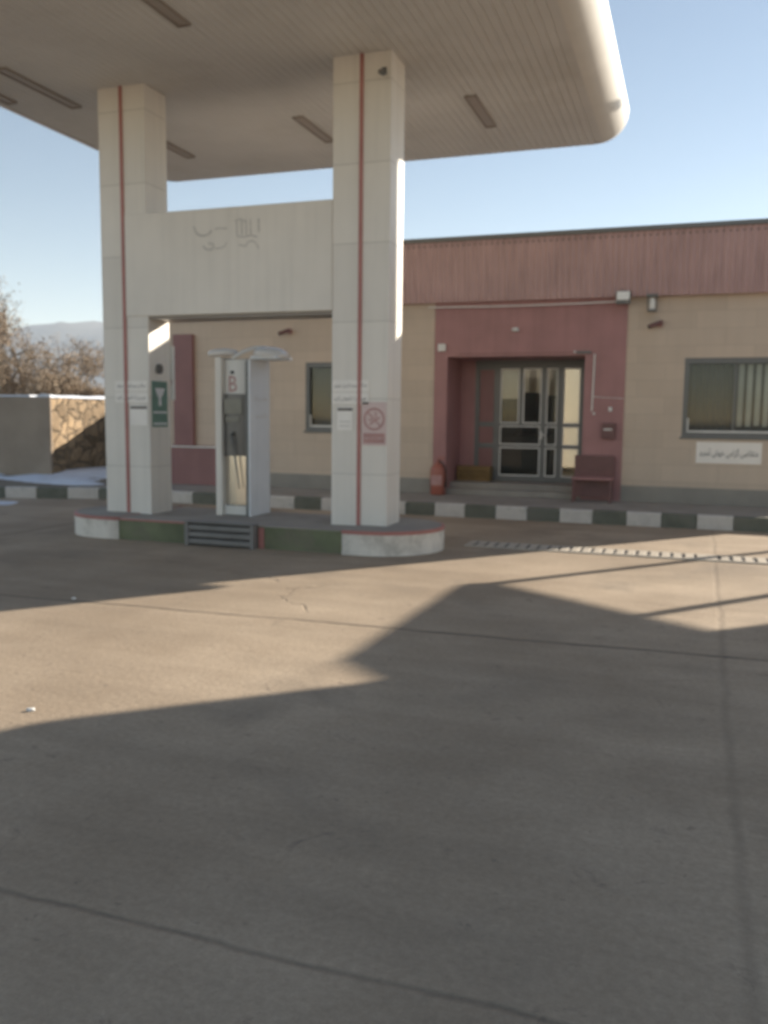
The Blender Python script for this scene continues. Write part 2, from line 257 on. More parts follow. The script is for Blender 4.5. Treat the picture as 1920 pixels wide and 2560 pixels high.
# ------------------------------------------------------------------ mesh helpers
class MB:
    """collects faces in world coordinates; build() links them as one mesh object"""
    def __init__(self): self.v = []; self.f = []; self.sm = []; self.mi = []; self.cur = 0
    def add(self, vs, fs, smooth=False):
        o = len(self.v); self.v += [tuple(p) for p in vs]
        for f in fs: self.f.append(tuple(i+o for i in f)); self.sm.append(smooth); self.mi.append(self.cur)
        return self
    def box(self, x0, x1, y0, y1, z0, z1, bev=0.0, M4=None):
        if bev <= 0:
            vs = [(x, y, z) for z in (z0, z1) for y in (y0, y1) for x in (x0, x1)]
            fs = [(0, 2, 3, 1), (4, 5, 7, 6), (0, 1, 5, 4), (2, 6, 7, 3), (0, 4, 6, 2), (1, 3, 7, 5)]
        else:
            bm = bmesh.new(); bmesh.ops.create_cube(bm, size=1)
            for v in bm.verts: v.co = Vector(((x0+x1)/2+v.co.x*(x1-x0), (y0+y1)/2+v.co.y*(y1-y0), (z0+z1)/2+v.co.z*(z1-z0)))
            bmesh.ops.bevel(bm, geom=bm.edges[:], offset=bev, segments=2, affect='EDGES', profile=0.5)
            bm.verts.index_update(); vs = [v.co[:] for v in bm.verts]; fs = [[v.index for v in f.verts] for f in bm.faces]; bm.free()
        if M4: vs = [tuple(M4 @ Vector(p)) for p in vs]
        return self.add(vs, fs)
    def prism(self, pts, z0, z1, smooth=False):
        """plan polygon (ccw) extruded in z"""
        n = len(pts); vs = [(p[0], p[1], z0) for p in pts] + [(p[0], p[1], z1) for p in pts]
        self.add(vs, [tuple(range(n-1, -1, -1)), tuple(range(n, 2*n))])
        o = len(self.v); self.v += vs
        for i in range(n):
            j = (i+1) % n; self.f.append((o+i, o+j, o+n+j, o+n+i)); self.sm.append(smooth); self.mi.append(self.cur)
        return self
    def tube(self, pts, rad, n=8, caps=True, smooth=True):
        pts = [Vector(p) for p in pts]
        R = rad if isinstance(rad, (list, tuple)) else [rad]*len(pts)
        vs = []; fs = []
        up = Vector((0, 0, 1))
        for i, p in enumerate(pts):
            t = (pts[min(i+1, len(pts)-1)] - pts[max(i-1, 0)])
            if t.length < 1e-9: t = Vector((0, 0, 1))
            t.normalize()
            a = t.cross(up)
            if a.length < 0.05: a = t.cross(Vector((1, 0, 0)))
            a.normalize(); b = t.cross(a)
            for k in range(n):
                an = 2*PI*k/n; vs.append(p + (a*math.cos(an)+b*math.sin(an))*R[i])
        for i in range(len(pts)-1):
            for k in range(n):
                k2 = (k+1) % n; fs.append((i*n+k, i*n+k2, (i+1)*n+k2, (i+1)*n+k))
        self.add(vs, fs, smooth)
        if caps:
            self.add([vs[k] for k in range(n)], [tuple(range(n))[::-1]]); self.add([vs[(len(pts)-1)*n+k] for k in range(n)], [tuple(range(n))])
        return self
    def lathe(self, cx, cy, prof, n=24, smooth=True):
        vs = [(cx+r*math.cos(2*PI*k/n), cy+r*math.sin(2*PI*k/n), z) for r, z in prof for k in range(n)]
        fs = [(i*n+k, i*n+(k+1) % n, (i+1)*n+(k+1) % n, (i+1)*n+k) for i in range(len(prof)-1) for k in range(n)]
        self.add(vs, fs, smooth); m = len(prof)
        self.add(vs[:n], [tuple(range(n))[::-1]]); self.add(vs[(m-1)*n:], [tuple(range(n))])
        return self
    def ellipsoid(self, c, r, nu=20, nv=10, rot=None):
        vs = []; fs = []
        for j in range(nv+1):
            th = PI*j/nv
            for i in range(nu):
                ph = 2*PI*i/nu; p = Vector((r[0]*math.sin(th)*math.cos(ph), r[1]*math.sin(th)*math.sin(ph), r[2]*math.cos(th)))
                if rot: p = rot @ p
                vs.append(p+Vector(c))
        for j in range(nv):
            for i in range(nu): fs.append((j*nu+i, (j+1)*nu+i, (j+1)*nu+(i+1) % nu, j*nu+(i+1) % nu))
        return self.add(vs, fs, True)
    def build(self, name, mats, parent=None, origin=None):
        if not isinstance(mats, (list, tuple)): mats = [mats]
        me = D.meshes.new(name)
        if parent is not None: off = worldloc(parent)
        else:
            if origin is None:
                xs = [p[0] for p in self.v]; ys = [p[1] for p in self.v]; zs = [p[2] for p in self.v]
                origin = ((min(xs)+max(xs))/2, (min(ys)+max(ys))/2, min(zs))
            off = Vector(origin)
        me.from_pydata([(p[0]-off[0], p[1]-off[1], p[2]-off[2]) for p in self.v], [], self.f)
        for m in mats: me.materials.append(m)
        me.polygons.foreach_set('use_smooth', self.sm); me.polygons.foreach_set('material_index', self.mi)
        me.validate(); me.update()
        o = D.objects.new(name, me); COL.objects.link(o)
        if parent is not None: o.parent = parent
        else: o.location = off
        WL[o.name] = Vector(off)
        return o
WL = {}
def worldloc(o): return WL[o.name]
def thing(name, loc, label, cat, group=None):
    o = D.objects.new(name, None); COL.objects.link(o); o.location = loc; o.empty_display_size = 0.2
    WL[o.name] = Vector(loc); tag(o, label, cat, group); return o
def tag(o, label=None, cat=None, group=None, kind=None):
    if label: o['label'] = label
    if cat: o['category'] = cat
    if group: o['group'] = group
    if kind: o['kind'] = kind
    return o
def struct(o, label=None): tag(o, label, None, None, 'structure'); return o
def dup(src, delta, **kw):
    c = src.copy(); COL.objects.link(c); c.location = src.location + Vector(delta); WL[c.name] = WL[src.name] + Vector(delta)
    tag(c, **kw)
    for ch in list(src.children):
        d = ch.copy(); COL.objects.link(d); d.parent = c; WL[d.name] = WL[c.name]
        for g in list(ch.children):
            e = g.copy(); COL.objects.link(e); e.parent = d; WL[e.name] = WL[c.name]
    return c

# ---- writing (Persian letters joined by hand with presentation forms)
FORMS = {}
for cp in list(range(0xFB50, 0xFC00)) + list(range(0xFE70, 0xFEFD)):
    dcp = unicodedata.decomposition(chr(cp)).split()
    if len(dcp) == 2 and dcp[0] in ('<isolated>', '<final>', '<initial>', '<medial>'):
        FORMS.setdefault(chr(int(dcp[1], 16)), {}).setdefault(dcp[0], chr(cp))
def shape(s):
    out = []
    for i, ch in enumerate(s):
        f = FORMS.get(ch)
        if not f: out.append(ch); continue
        prev = i > 0 and '<initial>' in FORMS.get(s[i-1], {})
        nxt = '<initial>' in f and i+1 < len(s) and s[i+1] in FORMS
        k = '<medial>' if prev and nxt else '<final>' if prev else '<initial>' if nxt else '<isolated>'
        out.append(f.get(k, ch))
    return ''.join(reversed(out))
def letters(name, body, width, height, centre, normal, mat, parent=None, depth=0.002, rot=0.0, squash=None):
    """lettering as thin raised mesh, centred at `centre`, facing `normal` ('-Y' or '+X')"""
    c = D.curves.new('tmp', 'FONT'); c.body = body; c.extrude = 0.0; c.resolution_u = 3; c.align_x = 'CENTER'
    o = D.objects.new('tmp', c); COL.objects.link(o); bpy.context.view_layer.update()
    me = D.meshes.new_from_object(o.evaluated_get(bpy.context.evaluated_depsgraph_get()))
    D.objects.remove(o)
    xs = [v.co.x for v in me.vertices]; ys = [v.co.y for v in me.vertices]
    sx = width/(max(xs)-min(xs)); sy = height/(max(ys)-min(ys)); cx = (max(xs)+min(xs))/2; cy = (max(ys)+min(ys))/2
    mb = MB(); vs = []
    for v in me.vertices:
        u, w = (v.co.x-cx)*sx, (v.co.y-cy)*sy
        if normal == '-Y': vs.append((centre[0]+u, centre[1]-depth, centre[2]+w))
        else: vs.append((centre[0]+depth, centre[1]+u, centre[2]+w))
    mb.add(vs, [tuple(p.vertices) for p in me.polygons]); D.meshes.remove(me)
    return mb.build(name, mat, parent)

# ================================================================== SETTING
# far terrain, yard sheet
mb = MB(); n = 40
mb.add([(-3000, -400, -0.3), (3000, -400, -0.3), (3000, 4000, -0.3), (-3000, 4000, -0.3)], [(0, 1, 2, 3)])
struct(mb.build('terrain', M['soil'], None, (0, 0, -0.3)), 'dry brown plain far beyond the station')
mb = MB(); mb.add([(-45, -25, 0), (45, -25, 0), (45, 60, 0), (-45, 60, 0)], [(0, 1, 2, 3)])
struct(mb.build('ground', M['yard'], None, (0, 0, 0)), 'worn concrete forecourt with joints, stains and cracks')

# mountains, far
def mountain(name, x0, x1, y0, y1, peaks, seed, nx=90, ny=26):
    mb = MB(); vs = []
    for j in range(ny+1):
        v = j/ny; y = y0+(y1-y0)*v
        for i in range(nx+1):
            u = i/nx; x = x0+(x1-x0)*u
            h = 0
            for px, w, ph in peaks: h = max(h, ph*math.exp(-((x-px)/w)**2))
            prof = math.sin(PI*v)**0.8 if 0 < v < 1 else 0
            nn = mn.fractal((x*0.004+seed, y*0.004, seed), 1.0, 2.1, 6)
            edge = min(1, u*6, (1-u)*6)
            vs.append((x, y, -1.0+edge*prof*(h*(1+0.22*nn)+18*nn)))
    fs = [(j*(nx+1)+i, j*(nx+1)+i+1, (j+1)*(nx+1)+i+1, (j+1)*(nx+1)+i) for j in range(ny) for i in range(nx)]
    mb.add(vs, fs, True)
    return struct(mb.build(name, M['hill'], None, ((x0+x1)/2, (y0+y1)/2, -1)), 'long bare mountain ridge fading into blue haze')
mountain('hills', -3000, 900, 1400, 2300, [(-1420, 520, 215), (-2500, 600, 240), (-500, 420, 120), (400, 300, 60)], 3.1)

# raised pavement before the building and its painted kerb
mb = MB(); mb.box(-10.6, 6.0, 13.62, 15.32, 0.001, 0.2); struct(mb.build('pavement', M['pavement']), 'grey raised concrete pavement along the station building')
mb = MB(); mb.add([(-10.6, 13.63, 0.001), (-10.6, 40, 0.001), (-26, 40, 0.001), (-26, 12.0, 0.001)], [(0, 1, 2, 3)])
mb.v = [(p[0], p[1], 0.16) for p in mb.v]
struct(mb.build('verge', M['soil'], None, (-18, 22, 0)), 'dark bare verge behind the left run of kerb')
def kerb_run(p0, p1, first_white, bl=0.5, name='kerb'):
    mb = MB(); a = Vector(p0); b = Vector(p1); L_ = (b-a).length; d = (b-a).normalized(); nrm = Vector((-d.y, d.x))
    n = round(L_/bl)
    for i in range(n):
        s0 = i*L_/n+0.004; s1 = (i+1)*L_/n-0.004
        mb.cur = 0 if (i % 2 == 0) == first_white else 1
        j = random.uniform(-.004, .004); hz = 0.205+random.uniform(-.004, .004)
        A = a+d*s0; B = a+d*s1; f0, f1 = 0.0+j, 0.125
        P = [A+nrm*f0, B+nrm*f0, B+nrm*f1, A+nrm*f1]; c = 0.018
        P2 = [A+nrm*(f0+c), B+nrm*(f0+c), B+nrm*f1, A+nrm*f1]
        vs = [(p.x, p.y, -0.01) for p in P]+[(p.x, p.y, hz-c) for p in P]+[(p.x, p.y, hz) for p in P2]
        fs = [(0, 1, 5, 4), (1, 2, 6, 5), (2, 3, 7, 6), (3, 0, 4, 7), (4, 5, 9, 8), (5, 6, 10, 9), (6, 7, 11, 10), (7, 4, 8, 11), (8, 9, 10, 11)]
        mb.add(vs, fs)
    return struct(mb.build(name, [M['kerb_white'], M['kerb_dark']], None, (p0[0], p0[1], 0)), 'kerb painted in alternating white and dark green blocks')
kerb_run((-10.36, 13.5), (6.14, 13.5), False)
kerb_run((-20.1, 9.9), (-10.37, 13.5), False, 0.577)

# snow patches
def snow(x0, x1, y0, y1, z, thr, amp, seed, name, label, st=0.12, rest=None):
    mb = MB(); nx = int((x1-x0)/st); ny = int((y1-y0)/st); H = {}
    for j in range(ny+1):
        for i in range(nx+1):
            x = x0+i*st; y = y0+j*st
            u = i/nx*2-1; v = j/ny*2-1
            h = mn.fractal((x*0.33+seed, y*0.55, seed), 1, 2, 5)+0.55-1.1*max(abs(u), abs(v))**3-thr
            h += 0.12*mn.noise((x*2.3, y*2.3, seed))
            H[i, j] = (x, y, z+min(amp, h*amp*1.6) if h > 0 else z-0.03)
    idx = {}; vs = []; fs = []
    def g(k):
        if k not in idx: idx[k] = len(vs); vs.append(H[k])
        return idx[k]
    for j in range(ny):
        for i in range(nx):
            q = [(i, j), (i+1, j), (i+1, j+1), (i, j+1)]
            if any(H[k][2] > z for k in q): fs.append([g(k) for k in q])
    mb.add(vs, fs, True); o = mb.build(name, M['snow'], None, ((x0+x1)/2, (y0+y1)/2, z)); tag(o, label, 'snow', None, 'stuff'); return o
snow(-19, -10.8, 13.9, 21.5, 0.163, -0.12, 0.13, 2.3, 'snow', 'old bluish snow lying behind the left kerb below the stone wall')
snow(-14.5, -10.6, 10.4, 12.9, 0.004, 0.3, 0.05, 5.7, 'snow', 'thin snow remnant on the concrete in front of the left kerb', 0.09)

# drain grate across the yard, with a dark sheet for the shade in its slots
dr = thing('drain_grate', (0.0, 10.66, 0), 'long drain grate of pale bars with dark slots set across the yard', 'drain')
mb = MB(); mb.box(-2.55, 5.0, 10.49, 10.84, 0.001, 0.005); mb.build('slot_shade', M['gap_shade'], dr)
mb = MB()
mb.box(-2.6, 5.05, 10.45, 10.495, 0.001, 0.014); mb.box(-2.6, 5.05, 10.835, 10.88, 0.001, 0.014)
x = -2.6; k = 0
while x < 4.95:
    w = 0.088+random.uniform(-.006, .006)
    if (k % 11) != 10 or x < -1: mb.box(x, x+w, 10.497, 10.833, 0.002, 0.016+random.uniform(-.002, .002), 0.003)
    else: mb.box(x, x+w+0.04, 10.497, 10.833, 0.002, 0.016, 0.003)
    x += 0.13; k += 1
mb.build('grating', M['grate'], dr)

# ================================================================== CANOPY
can = thing('fuel_canopy', (-5.3, 10.0, 0), 'large cream forecourt canopy with rounded edge on two pillars joined by a deep crossbeam', 'canopy')
CX0, CX1, CY0, CY1 = -9.33, -1.08, 5.6, 14.25
def rrect(x0, x1, y0, y1, r, n=8):
    pts = []
    for cx, cy, a0 in ((x1-r, y0+r, -PI/2), (x1-r, y1-r, 0), (x0+r, y1-r, PI/2), (x0+r, y0+r, PI)):
        for k in range(n+1):
            a = a0+PI/2*k/n; p = (cx+r*math.cos(a), cy+r*math.sin(a)); t = (-math.sin(a)*0.04, math.cos(a)*0.04)
            if k == 0: pts.append((p[0]-t[0], p[1]-t[1]))
            pts.append(p)
            if k == n: pts.append((p[0]+t[0], p[1]+t[1]))
    return pts
# rounded fascia: rings following a quarter-round below, straight side, lip on top
mb = MB(); rings = []
for k in range(9):
    a = PI/2*k/8; rings.append((0.38*(1-math.sin(a)), 5.70+0.38*(1-math.cos(a))))
rings += [(0.0, 6.11), (0.03, 6.16), (0.12, 6.19)]
vs = []; nr = len(rings); npt = None
for ins, z in rings:
    P = rrect(CX0+ins, CX1-ins, CY0+ins, CY1-ins, max(0.1, 0.52-ins)); npt = len(P); vs += [(p[0], p[1], z) for p in P]
fs = [(i*npt+k, i*npt+(k+1) % npt, (i+1)*npt+(k+1) % npt, (i+1)*npt+k) for i in range(nr-1) for k in range(npt)]
mb.add(vs, fs, True); mb.build('fascia', M['fascia'], can)
mb = MB(); P = rrect(CX0+0.12, CX1-0.12, CY0+0.12, CY1-0.12, 0.3); mb.prism(P, 6.12, 6.188); mb.build('roof', M['roofgrey'], can)
# soffit: narrow metal planks running in Y with open grooves between them
mb = MB(); x = CX0+0.38; pitch = 0.104
y0, y1 = CY0+0.38, CY1-0.38
while x < CX1-0.38-0.001:
    xe = min(x+pitch, CX1-0.38); e = 0.09 if (x < CX0+0.45 or xe > CX1-0.45) else 0
    g = 0.014; h = 0.013
    mb.add([(x, y0+e, 5.70+h), (x, y1-e, 5.70+h), (x+g*0.3, y0+e, 5.70+h), (x+g*0.3, y1-e, 5.70+h), (x+g, y0+e, 5.70), (x+g, y1-e, 5.70), (xe-g*0.7, y0+e, 5.70), (xe-g*0.7, y1-e, 5.70), (xe, y0+e, 5.70+h), (xe, y1-e, 5.70+h)],
           [(0, 1, 3, 2), (2, 3, 5, 4), (4, 5, 7, 6), (6, 7, 9, 8)])
    x += pitch
P = rrect(CX0+0.36, CX1-0.36, CY0+0.36, CY1-0.36, 0.14); mb.prism(P, 5.715, 5.73)
mb.build('soffit', M['soffit'], can)
# unlit tube light housings let into the soffit
for (x, y, l) in ((-2.88, 12.0, 1.25), (-5.33, 12.0, 1.15), (-7.78, 12.1, 1.1), (-5.27, 7.85, 1.25), (-8.03, 9.5, 1.4), (-2.88, 7.85, 1.25), (-8.75, 9.2, 1.2)):
    b_ = MB()
    b_.box(x-0.08, x-0.06, y-l/2, y+l/2, 5.672, 5.71); b_.box(x+0.06, x+0.08, y-l/2, y+l/2, 5.672, 5.71)
    b_.box(x-0.06, x+0.06, y-l/2, y-l/2+0.02, 5.672, 5.71); b_.box(x-0.06, x+0.06, y+l/2-0.02, y+l/2, 5.672, 5.71)
    h_ = b_.build('light_fixture', M['light_box'], can)
    b_ = MB(); b_.box(x-0.059, x+0.059, y-l/2+0.021, y+l/2-0.021, 5.685, 5.71); b_.build('diffuser', M['diffuser'], h_)
# pillars
PY0, PY1 = 9.75, 10.24
for px0, px1 in ((-7.36, -6.66), (-4.10, -3.38)):
    mb = MB(); mb.box(px0, px1, PY0, PY1, 0.26, 5.712, 0.012); p = mb.build('pillar', M['panel'], can)
    cx = (px0+px1)/2
    mb = MB(); mb.box(cx-0.022, cx+0.022, PY0-0.015, PY0+0.002, 0.27, 5.70)
    mb.build('red_stripe', M['red_stripe'], p)
# crossbeam: proud of the pillars by 1 cm, from stripe to stripe
mb = MB(); mb.box(-6.985, -4.098, PY0-0.013, PY1-0.02, 2.84, 4.12, 0.008)
bm_ = mb.build('crossbeam', M['beam'], can)
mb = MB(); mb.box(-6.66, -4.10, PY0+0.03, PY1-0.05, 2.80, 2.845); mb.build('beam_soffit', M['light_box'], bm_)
# faded remnant of lettering on the beam
def stroke(mb, pts, w, y, taper=True):
    n = len(pts)
    for i in range(n-1):
        a = Vector(pts[i]); b = Vector(pts[i+1]); d = (b-a).normalized(); q = Vector((-d.y, d.x))*w/2
        a2 = a-d*w*0.2; b2 = b+d*w*0.2
        mb.add([(p.x, y-0.0004*i, p.y) for p in (a2-q, b2-q, b2+q, a2+q)], [(0, 1, 2, 3)])
ly = PY0-0.016
mb = MB()
stroke(mb, [(-5.96, 3.91), (-5.94, 3.87), (-5.92, 3.83), (-5.87, 3.80), (-5.80, 3.795), (-5.74, 3.815), (-5.71, 3.85)], 0.028, ly)
stroke(mb, [(-5.66, 3.865), (-5.60, 3.875), (-5.54, 3.865), (-5.49, 3.87)], 0.018, ly)
stroke(mb, [(-5.83, 3.67), (-5.79, 3.63), (-5.72, 3.62), (-5.68, 3.65), (-5.69, 3.69), (-5.75, 3.70)], 0.026, ly)
stroke(mb, [(-5.66, 3.63), (-5.58, 3.635), (-5.52, 3.655), (-5.50, 3.70)], 0.016, ly)
for xx in (-5.36, -5.29, -5.23, -5.17): stroke(mb, [(xx, 3.95), (xx+0.004, 3.78)], 0.02, ly)
stroke(mb, [(-5.38, 3.95), (-5.30, 3.965), (-5.24, 3.93)], 0.018, ly)
stroke(mb, [(-5.06, 3.95), (-5.055, 3.80)], 0.026, ly)
stroke(mb, [(-5.36, 3.77), (-5.27, 3.75), (-5.16, 3.765), (-5.08, 3.74)], 0.022, ly)
stroke(mb, [(-5.33, 3.66), (-5.24, 3.64), (-5.20, 3.69), (-5.14, 3.70), (-5.09, 3.66), (-5.06, 3.60)], 0.018, ly)
mb.build('faded_lettering', M['faint'], bm_)

# pump island
isl = thing('pump_island', (-5.2, 10.0, 0), 'raised pump island with white rounded ends, red edge line and green sides', 'island')
def stadium(xl, xr, yc, r, n=14):
    pts = []
    for k in range(n+1): a = -PI/2+PI*k/n; pts.append((xr+r*math.cos(a), yc+r*math.sin(a)))
    for k in range(n+1): a = PI/2+PI*k/n; pts.append((xl+r*math.cos(a), yc+r*math.sin(a)))
    return pts
mb = MB(); mb.box(-6.83, -3.75, 9.28, 10.72, -0.01, 0.268); mb.build('body', M['greenpaint'], isl)
mb = MB(); mb.box(-6.84, -3.74, 9.275, 10.725, 0.262, 0.276, 0.003); mb.build('top', M['pavement'], isl)
def cap(cx, side):
    P = []
    for k in range(17):
        a = (-PI/2+PI*k/16) if side > 0 else (PI/2+PI*k/16); P.append((cx+0.76*math.cos(a), 10.0+0.76*math.sin(a)))
    far = -3.75 if side > 0 else -6.83
    P = [(far, 9.24)]+P+[(far, 10.76)] if side > 0 else [(far, 10.76)]+P+[(far, 9.24)]
    return P
for cx, sd in ((-3.52, 1), (-7.12, -1)):
    mb = MB(); mb.prism(cap(cx, sd), -0.01, 0.245, True); e = mb.build('rounded_end', M['endwhite'], isl)
    P = cap(cx, sd); Pb = [(p[0]+0.004*math.copysign(1, p[0]-cx) if abs(p[0]-cx) > .1 else p[0], p[1]+(0.004 if p[1] > 10 else -0.004)) for p in P]
    mb = MB(); mb.prism(Pb, 0.243, 0.282, True); mb.build('red_edge', M['red_stripe'], e)
    Pc = [(cx+(p[0]-cx)*0.955, 10+(p[1]-10)*0.955) if abs(p[0]-cx) > .35 or sd else p for p in P]
    mb = MB(); mb.prism(Pc, 0.28, 0.288, True); mb.build('cap_top', M['pavement'], e)
for xs in (-5.81, -4.84):
    mb = MB(); mb.box(xs-0.02 if xs < -5 else xs+0.005, xs+0.0 if xs < -5 else xs+0.075, 9.262, 9.285, 0.0, 0.25); mb.build('red_mark', M['red_stripe'], isl)
mb = MB(); mb.box(-6.82, -5.83, 9.268, 9.282, 0.245, 0.266); mb.build('red_line', M['red_stripe'], isl)
# louvred step set against the island
stp = thing('metal_step', (-5.28, 9.16, 0), 'low grey louvred metal step leaning against the middle of the pump island', 'step')
for xa in (-5.78, -4.89):
    mb = MB(); mb.box(xa, xa+0.05, 9.14, 9.25, 0.0, 0.29, 0.004); mb.build('side_frame', M['step'], stp)
mb = MB()
for z in (0.03, 0.115, 0.20): mb.box(-5.73, -4.89, 9.15, 9.19, z, z+0.055, 0.004)
mb.box(-5.79, -4.83, 9.13, 9.27, 0.287, 0.302, 0.003); mb.build('slats', M['step'], stp)
mb = MB(); mb.box(-5.73, -4.89, 9.205, 9.24, 0.005, 0.285); mb.build('backing', M['gap_shade'], stp)  # dark sheet for the shade between the slats

# ================================================================== DISPENSER
dx0, dx1, dy0, dy1 = -5.85, -5.34, 10.02, 10.58
dsp = thing('fuel_dispenser', ((dx0+dx1)/2, (dy0+dy1)/2, 0.28), 'tall steel fuel dispenser marked with a red B between the canopy pillars', 'fuel pump')
mb = MB(); mb.box(dx0, dx0+0.09, dy0, dy1, 0.276, 2.33, 0.008); mb.build('side_post', M['beam'], dsp)
mb = MB(); mb.box(dx1-0.03, dx1, dy0, dy1, 0.276, 2.30, 0.008); sp = mb.build('side_panel', M['bluegrey'], dsp)
mb = MB(); mb.box(dx0+0.09, dx1-0.03, dy0+0.10, dy1-0.01, 0.276, 2.31); mb.build('cabinet', M['greysteel'], dsp)
mb = MB(); mb.box(dx1-0.085, dx1-0.03, dy0+0.03, dy0+0.098, 0.28, 2.28, 0.004); mb.build('inner_post', M['frame'], dsp)
def bowed(x0, x1, y, z0, z1, depth, mat, name, n=10, lean=0.0):
    vs = []; 
    for i in range(n+1):
        u = i/n; yy = y-depth*(1-(2*u-1)**2); vs += [(x0+(x1-x0)*u, yy, z0), (x0+(x1-x0)*u, yy+lean, z1)]
    vs2 = [(v[0], y+0.02, v[2]) for v in vs]
    mb = MB(); mb.add(vs, [(2*i, 2*i+2, 2*i+3, 2*i+1) for i in range(n)], True)
    top = [vs[2*i+1] for i in range(n+1)]+[(x1, y+0.03, z1), (x0, y+0.03, z1)]; bot = [vs[2*i] for i in range(n+1)]+[(x1, y+0.03, z0), (x0, y+0.03, z0)]
    mb.add(top, [tuple(range(len(top)))]); mb.add(bot, [tuple(range(len(bot)))[::-1]])
    return mb.build(name, mat, dsp)
a0, a1 = dx0+0.095, dx1-0.088
up_ = bowed(a0, a1, dy0+0.085, 1.86, 2.30, 0.035, M['fascia'], 'upper_panel')
letters('letter', 'B', 0.115, 0.20, ((a0+a1)/2-0.02, dy0+0.045, 1.99), '-Y', M['signred'], up_, 0.0)
mb = MB(); mb.ellipsoid(((a0+a1)/2-0.03, dy0+0.048, 2.135), (0.03, 0.006, 0.022), 12, 6); mb.build('mark', M['ink_dark'], up_)
bowed(a0-0.005, a1+0.005, dy0+0.07, 1.06, 1.86, 0.05, M['greysteel'], 'display_unit')
mb = MB(); mb.box(a0+0.03, a1-0.04, dy0+0.013, dy0+0.03, 1.60, 1.80, 0.004); mb.build('screen', M['display'], dsp)
mb = MB(); mb.box(a0+0.05, a1-0.08, dy0+0.013, dy0+0.03, 1.50, 1.57, 0.004); mb.build('keypad', M['display'], dsp)
mb = MB(); mb.tube([((a0+a1)/2, dy0+0.02, 1.36), ((a0+a1)/2, dy0-0.03, 1.34), ((a0+a1)/2, dy0-0.045, 1.28), ((a0+a1)/2+0.01, dy0-0.02, 1.2)], [0.022, 0.026, 0.022, 0.014], 10); mb.build('nozzle', M['frame'], dsp)
bowed(a0, a1, dy0+0.09, 0.42, 1.06, 0.03, M['steel'], 'lower_panel')
mb = MB()
hp = [((a0+a1)/2+0.01+0.1*math.sin(t*PI), dy0-0.02-0.02*math.sin(t*PI), 1.2-0.62*math.sin(t*PI/1.0)+0.12*t) for t in [k/14 for k in range(15)]]
mb.tube(hp, 0.007, 8); mb.build('hose', M['greysteel'], dsp)
mb = MB(); mb.box(a0, a1, dy0+0.05, dy0+0.095, 0.285, 0.41, 0.006); mb.build('plinth', M['fascia'], dsp)
# two curved hose hoods on top
def hood(cx, cy, z, rx, ry, rz, tilt, name, mat, parent=dsp):
    rot = Matrix.Rotation(tilt, 3, 'Y'); mb = MB(); nu, nv = 24, 7; vs = []; fs = []
    for j in range(nv+1):
        th = PI/2*j/nv
        for i in range(nu):
            ph = 2*PI*i/nu; vs.append(rot @ Vector((rx*math.sin(th)*math.cos(ph), ry*math.sin(th)*math.sin(ph), rz*math.cos(th)))+Vector((cx, cy, z)))
    for j in range(nv):
        for i in range(nu): fs.append((j*nu+i, (j+1)*nu+i, (j+1)*nu+(i+1) % nu, j*nu+(i+1) % nu))
    mb.add(vs, fs, True); rim = vs[-nu:]; low = [rot @ Vector((rx*math.cos(2*PI*i/nu)*.98, ry*math.sin(2*PI*i/nu)*.98, -0.035))+Vector((cx, cy, z)) for i in range(nu)]
    mb.add(rim+low, [(i, nu+i, nu+(i+1) % nu, (i+1) % nu) for i in range(nu)], True); mb.add(low, [tuple(range(nu))[::-1]])
    return mb.build(name, mat, parent)
hood(-5.16, 10.28, 2.375, 0.225, 0.28, 0.095, 0.08, 'hood', M['hood'])
hood(-5.80, 10.15, 2.395, 0.21, 0.16, 0.05, -0.04, 'hood', M['hood'])
mb = MB(); mb.tube([(-5.60, 10.05, 2.32), (-5.52, 10.03, 2.35), (-5.44, 10.05, 2.40), (-5.34, 10.15, 2.45), (-5.22, 10.25, 2.46)], [0.02, 0.024, 0.026, 0.026, 0.02], 10); mb.build('hood_arm', M['hood'], dsp)
mb = MB(); mb.box(-5.36, -4.98, 10.06, 10.52, 2.30, 2.345, 0.01); mb.build('hood_base', M['bluegrey'], dsp)
# notices on the dispenser side
s = thing('notice', (dx1, 10.3, 1.5), 'two-line grey notice on the side of the fuel dispenser', 'sign')
mb = MB(); mb.box(dx1-0.001, dx1+0.003, dy0+0.06, dy1-0.04, 1.48, 1.92); pl = mb.build('plate', M['bluegrey'], s)
letters('lettering', shape('لطفا سیگار'), 0.4, 0.07, (dx1+0.0035, (dy0+dy1)/2+.01, 1.80), '+X', M['faint'], s)
letters('lettering', shape('نکشید'), 0.34, 0.07, (dx1+0.0035, (dy0+dy1)/2+.01, 1.58), '+X', M['faint'], s)

# ================================================================== SIGNS ON PILLARS
def plate_sign(name, label, x0, x1, z0, z1, y, mat, cat='sign', t=0.004):
    s = thing(name, ((x0+x1)/2, y, z0), label, cat); mb = MB(); mb.box(x0, x1, y-t, y+0.002, z0, z1); mb.build('plate', mat, s); return s
sy = PY0-0.006
for (xa, xb, who) in ((-7.18, -6.68, 'left'), (-4.09, -3.62, 'right')):
    for zc, txt, row in ((1.95, 'هنگام سوختگیری موتور', 'upper'), (1.80, 'خودرو را خاموش کنید', 'lower')):
        s = plate_sign('sticker', ('%s white two-row sticker strip with dark Persian lettering across the %s pillar' % (row, who)).replace('two-row ', ''), xa, xb, zc-0.066, zc+0.066, sy, M['sticker'])
        letters('lettering', shape(txt), (xb-xa)*0.9, 0.065, ((xa+xb)/2, sy-0.0045, zc), '-Y', M['ink'], s)
s = plate_sign('notice', 'small pale notice with a dark heading bar on the left pillar below the stickers', -6.95, -6.69, 1.44, 1.70, sy, M['sticker'])
mb = MB(); mb.box(-6.945, -6.695, sy-0.007, sy-0.003, 1.655, 1.69); mb.build('heading_bar', M['ink'], s)
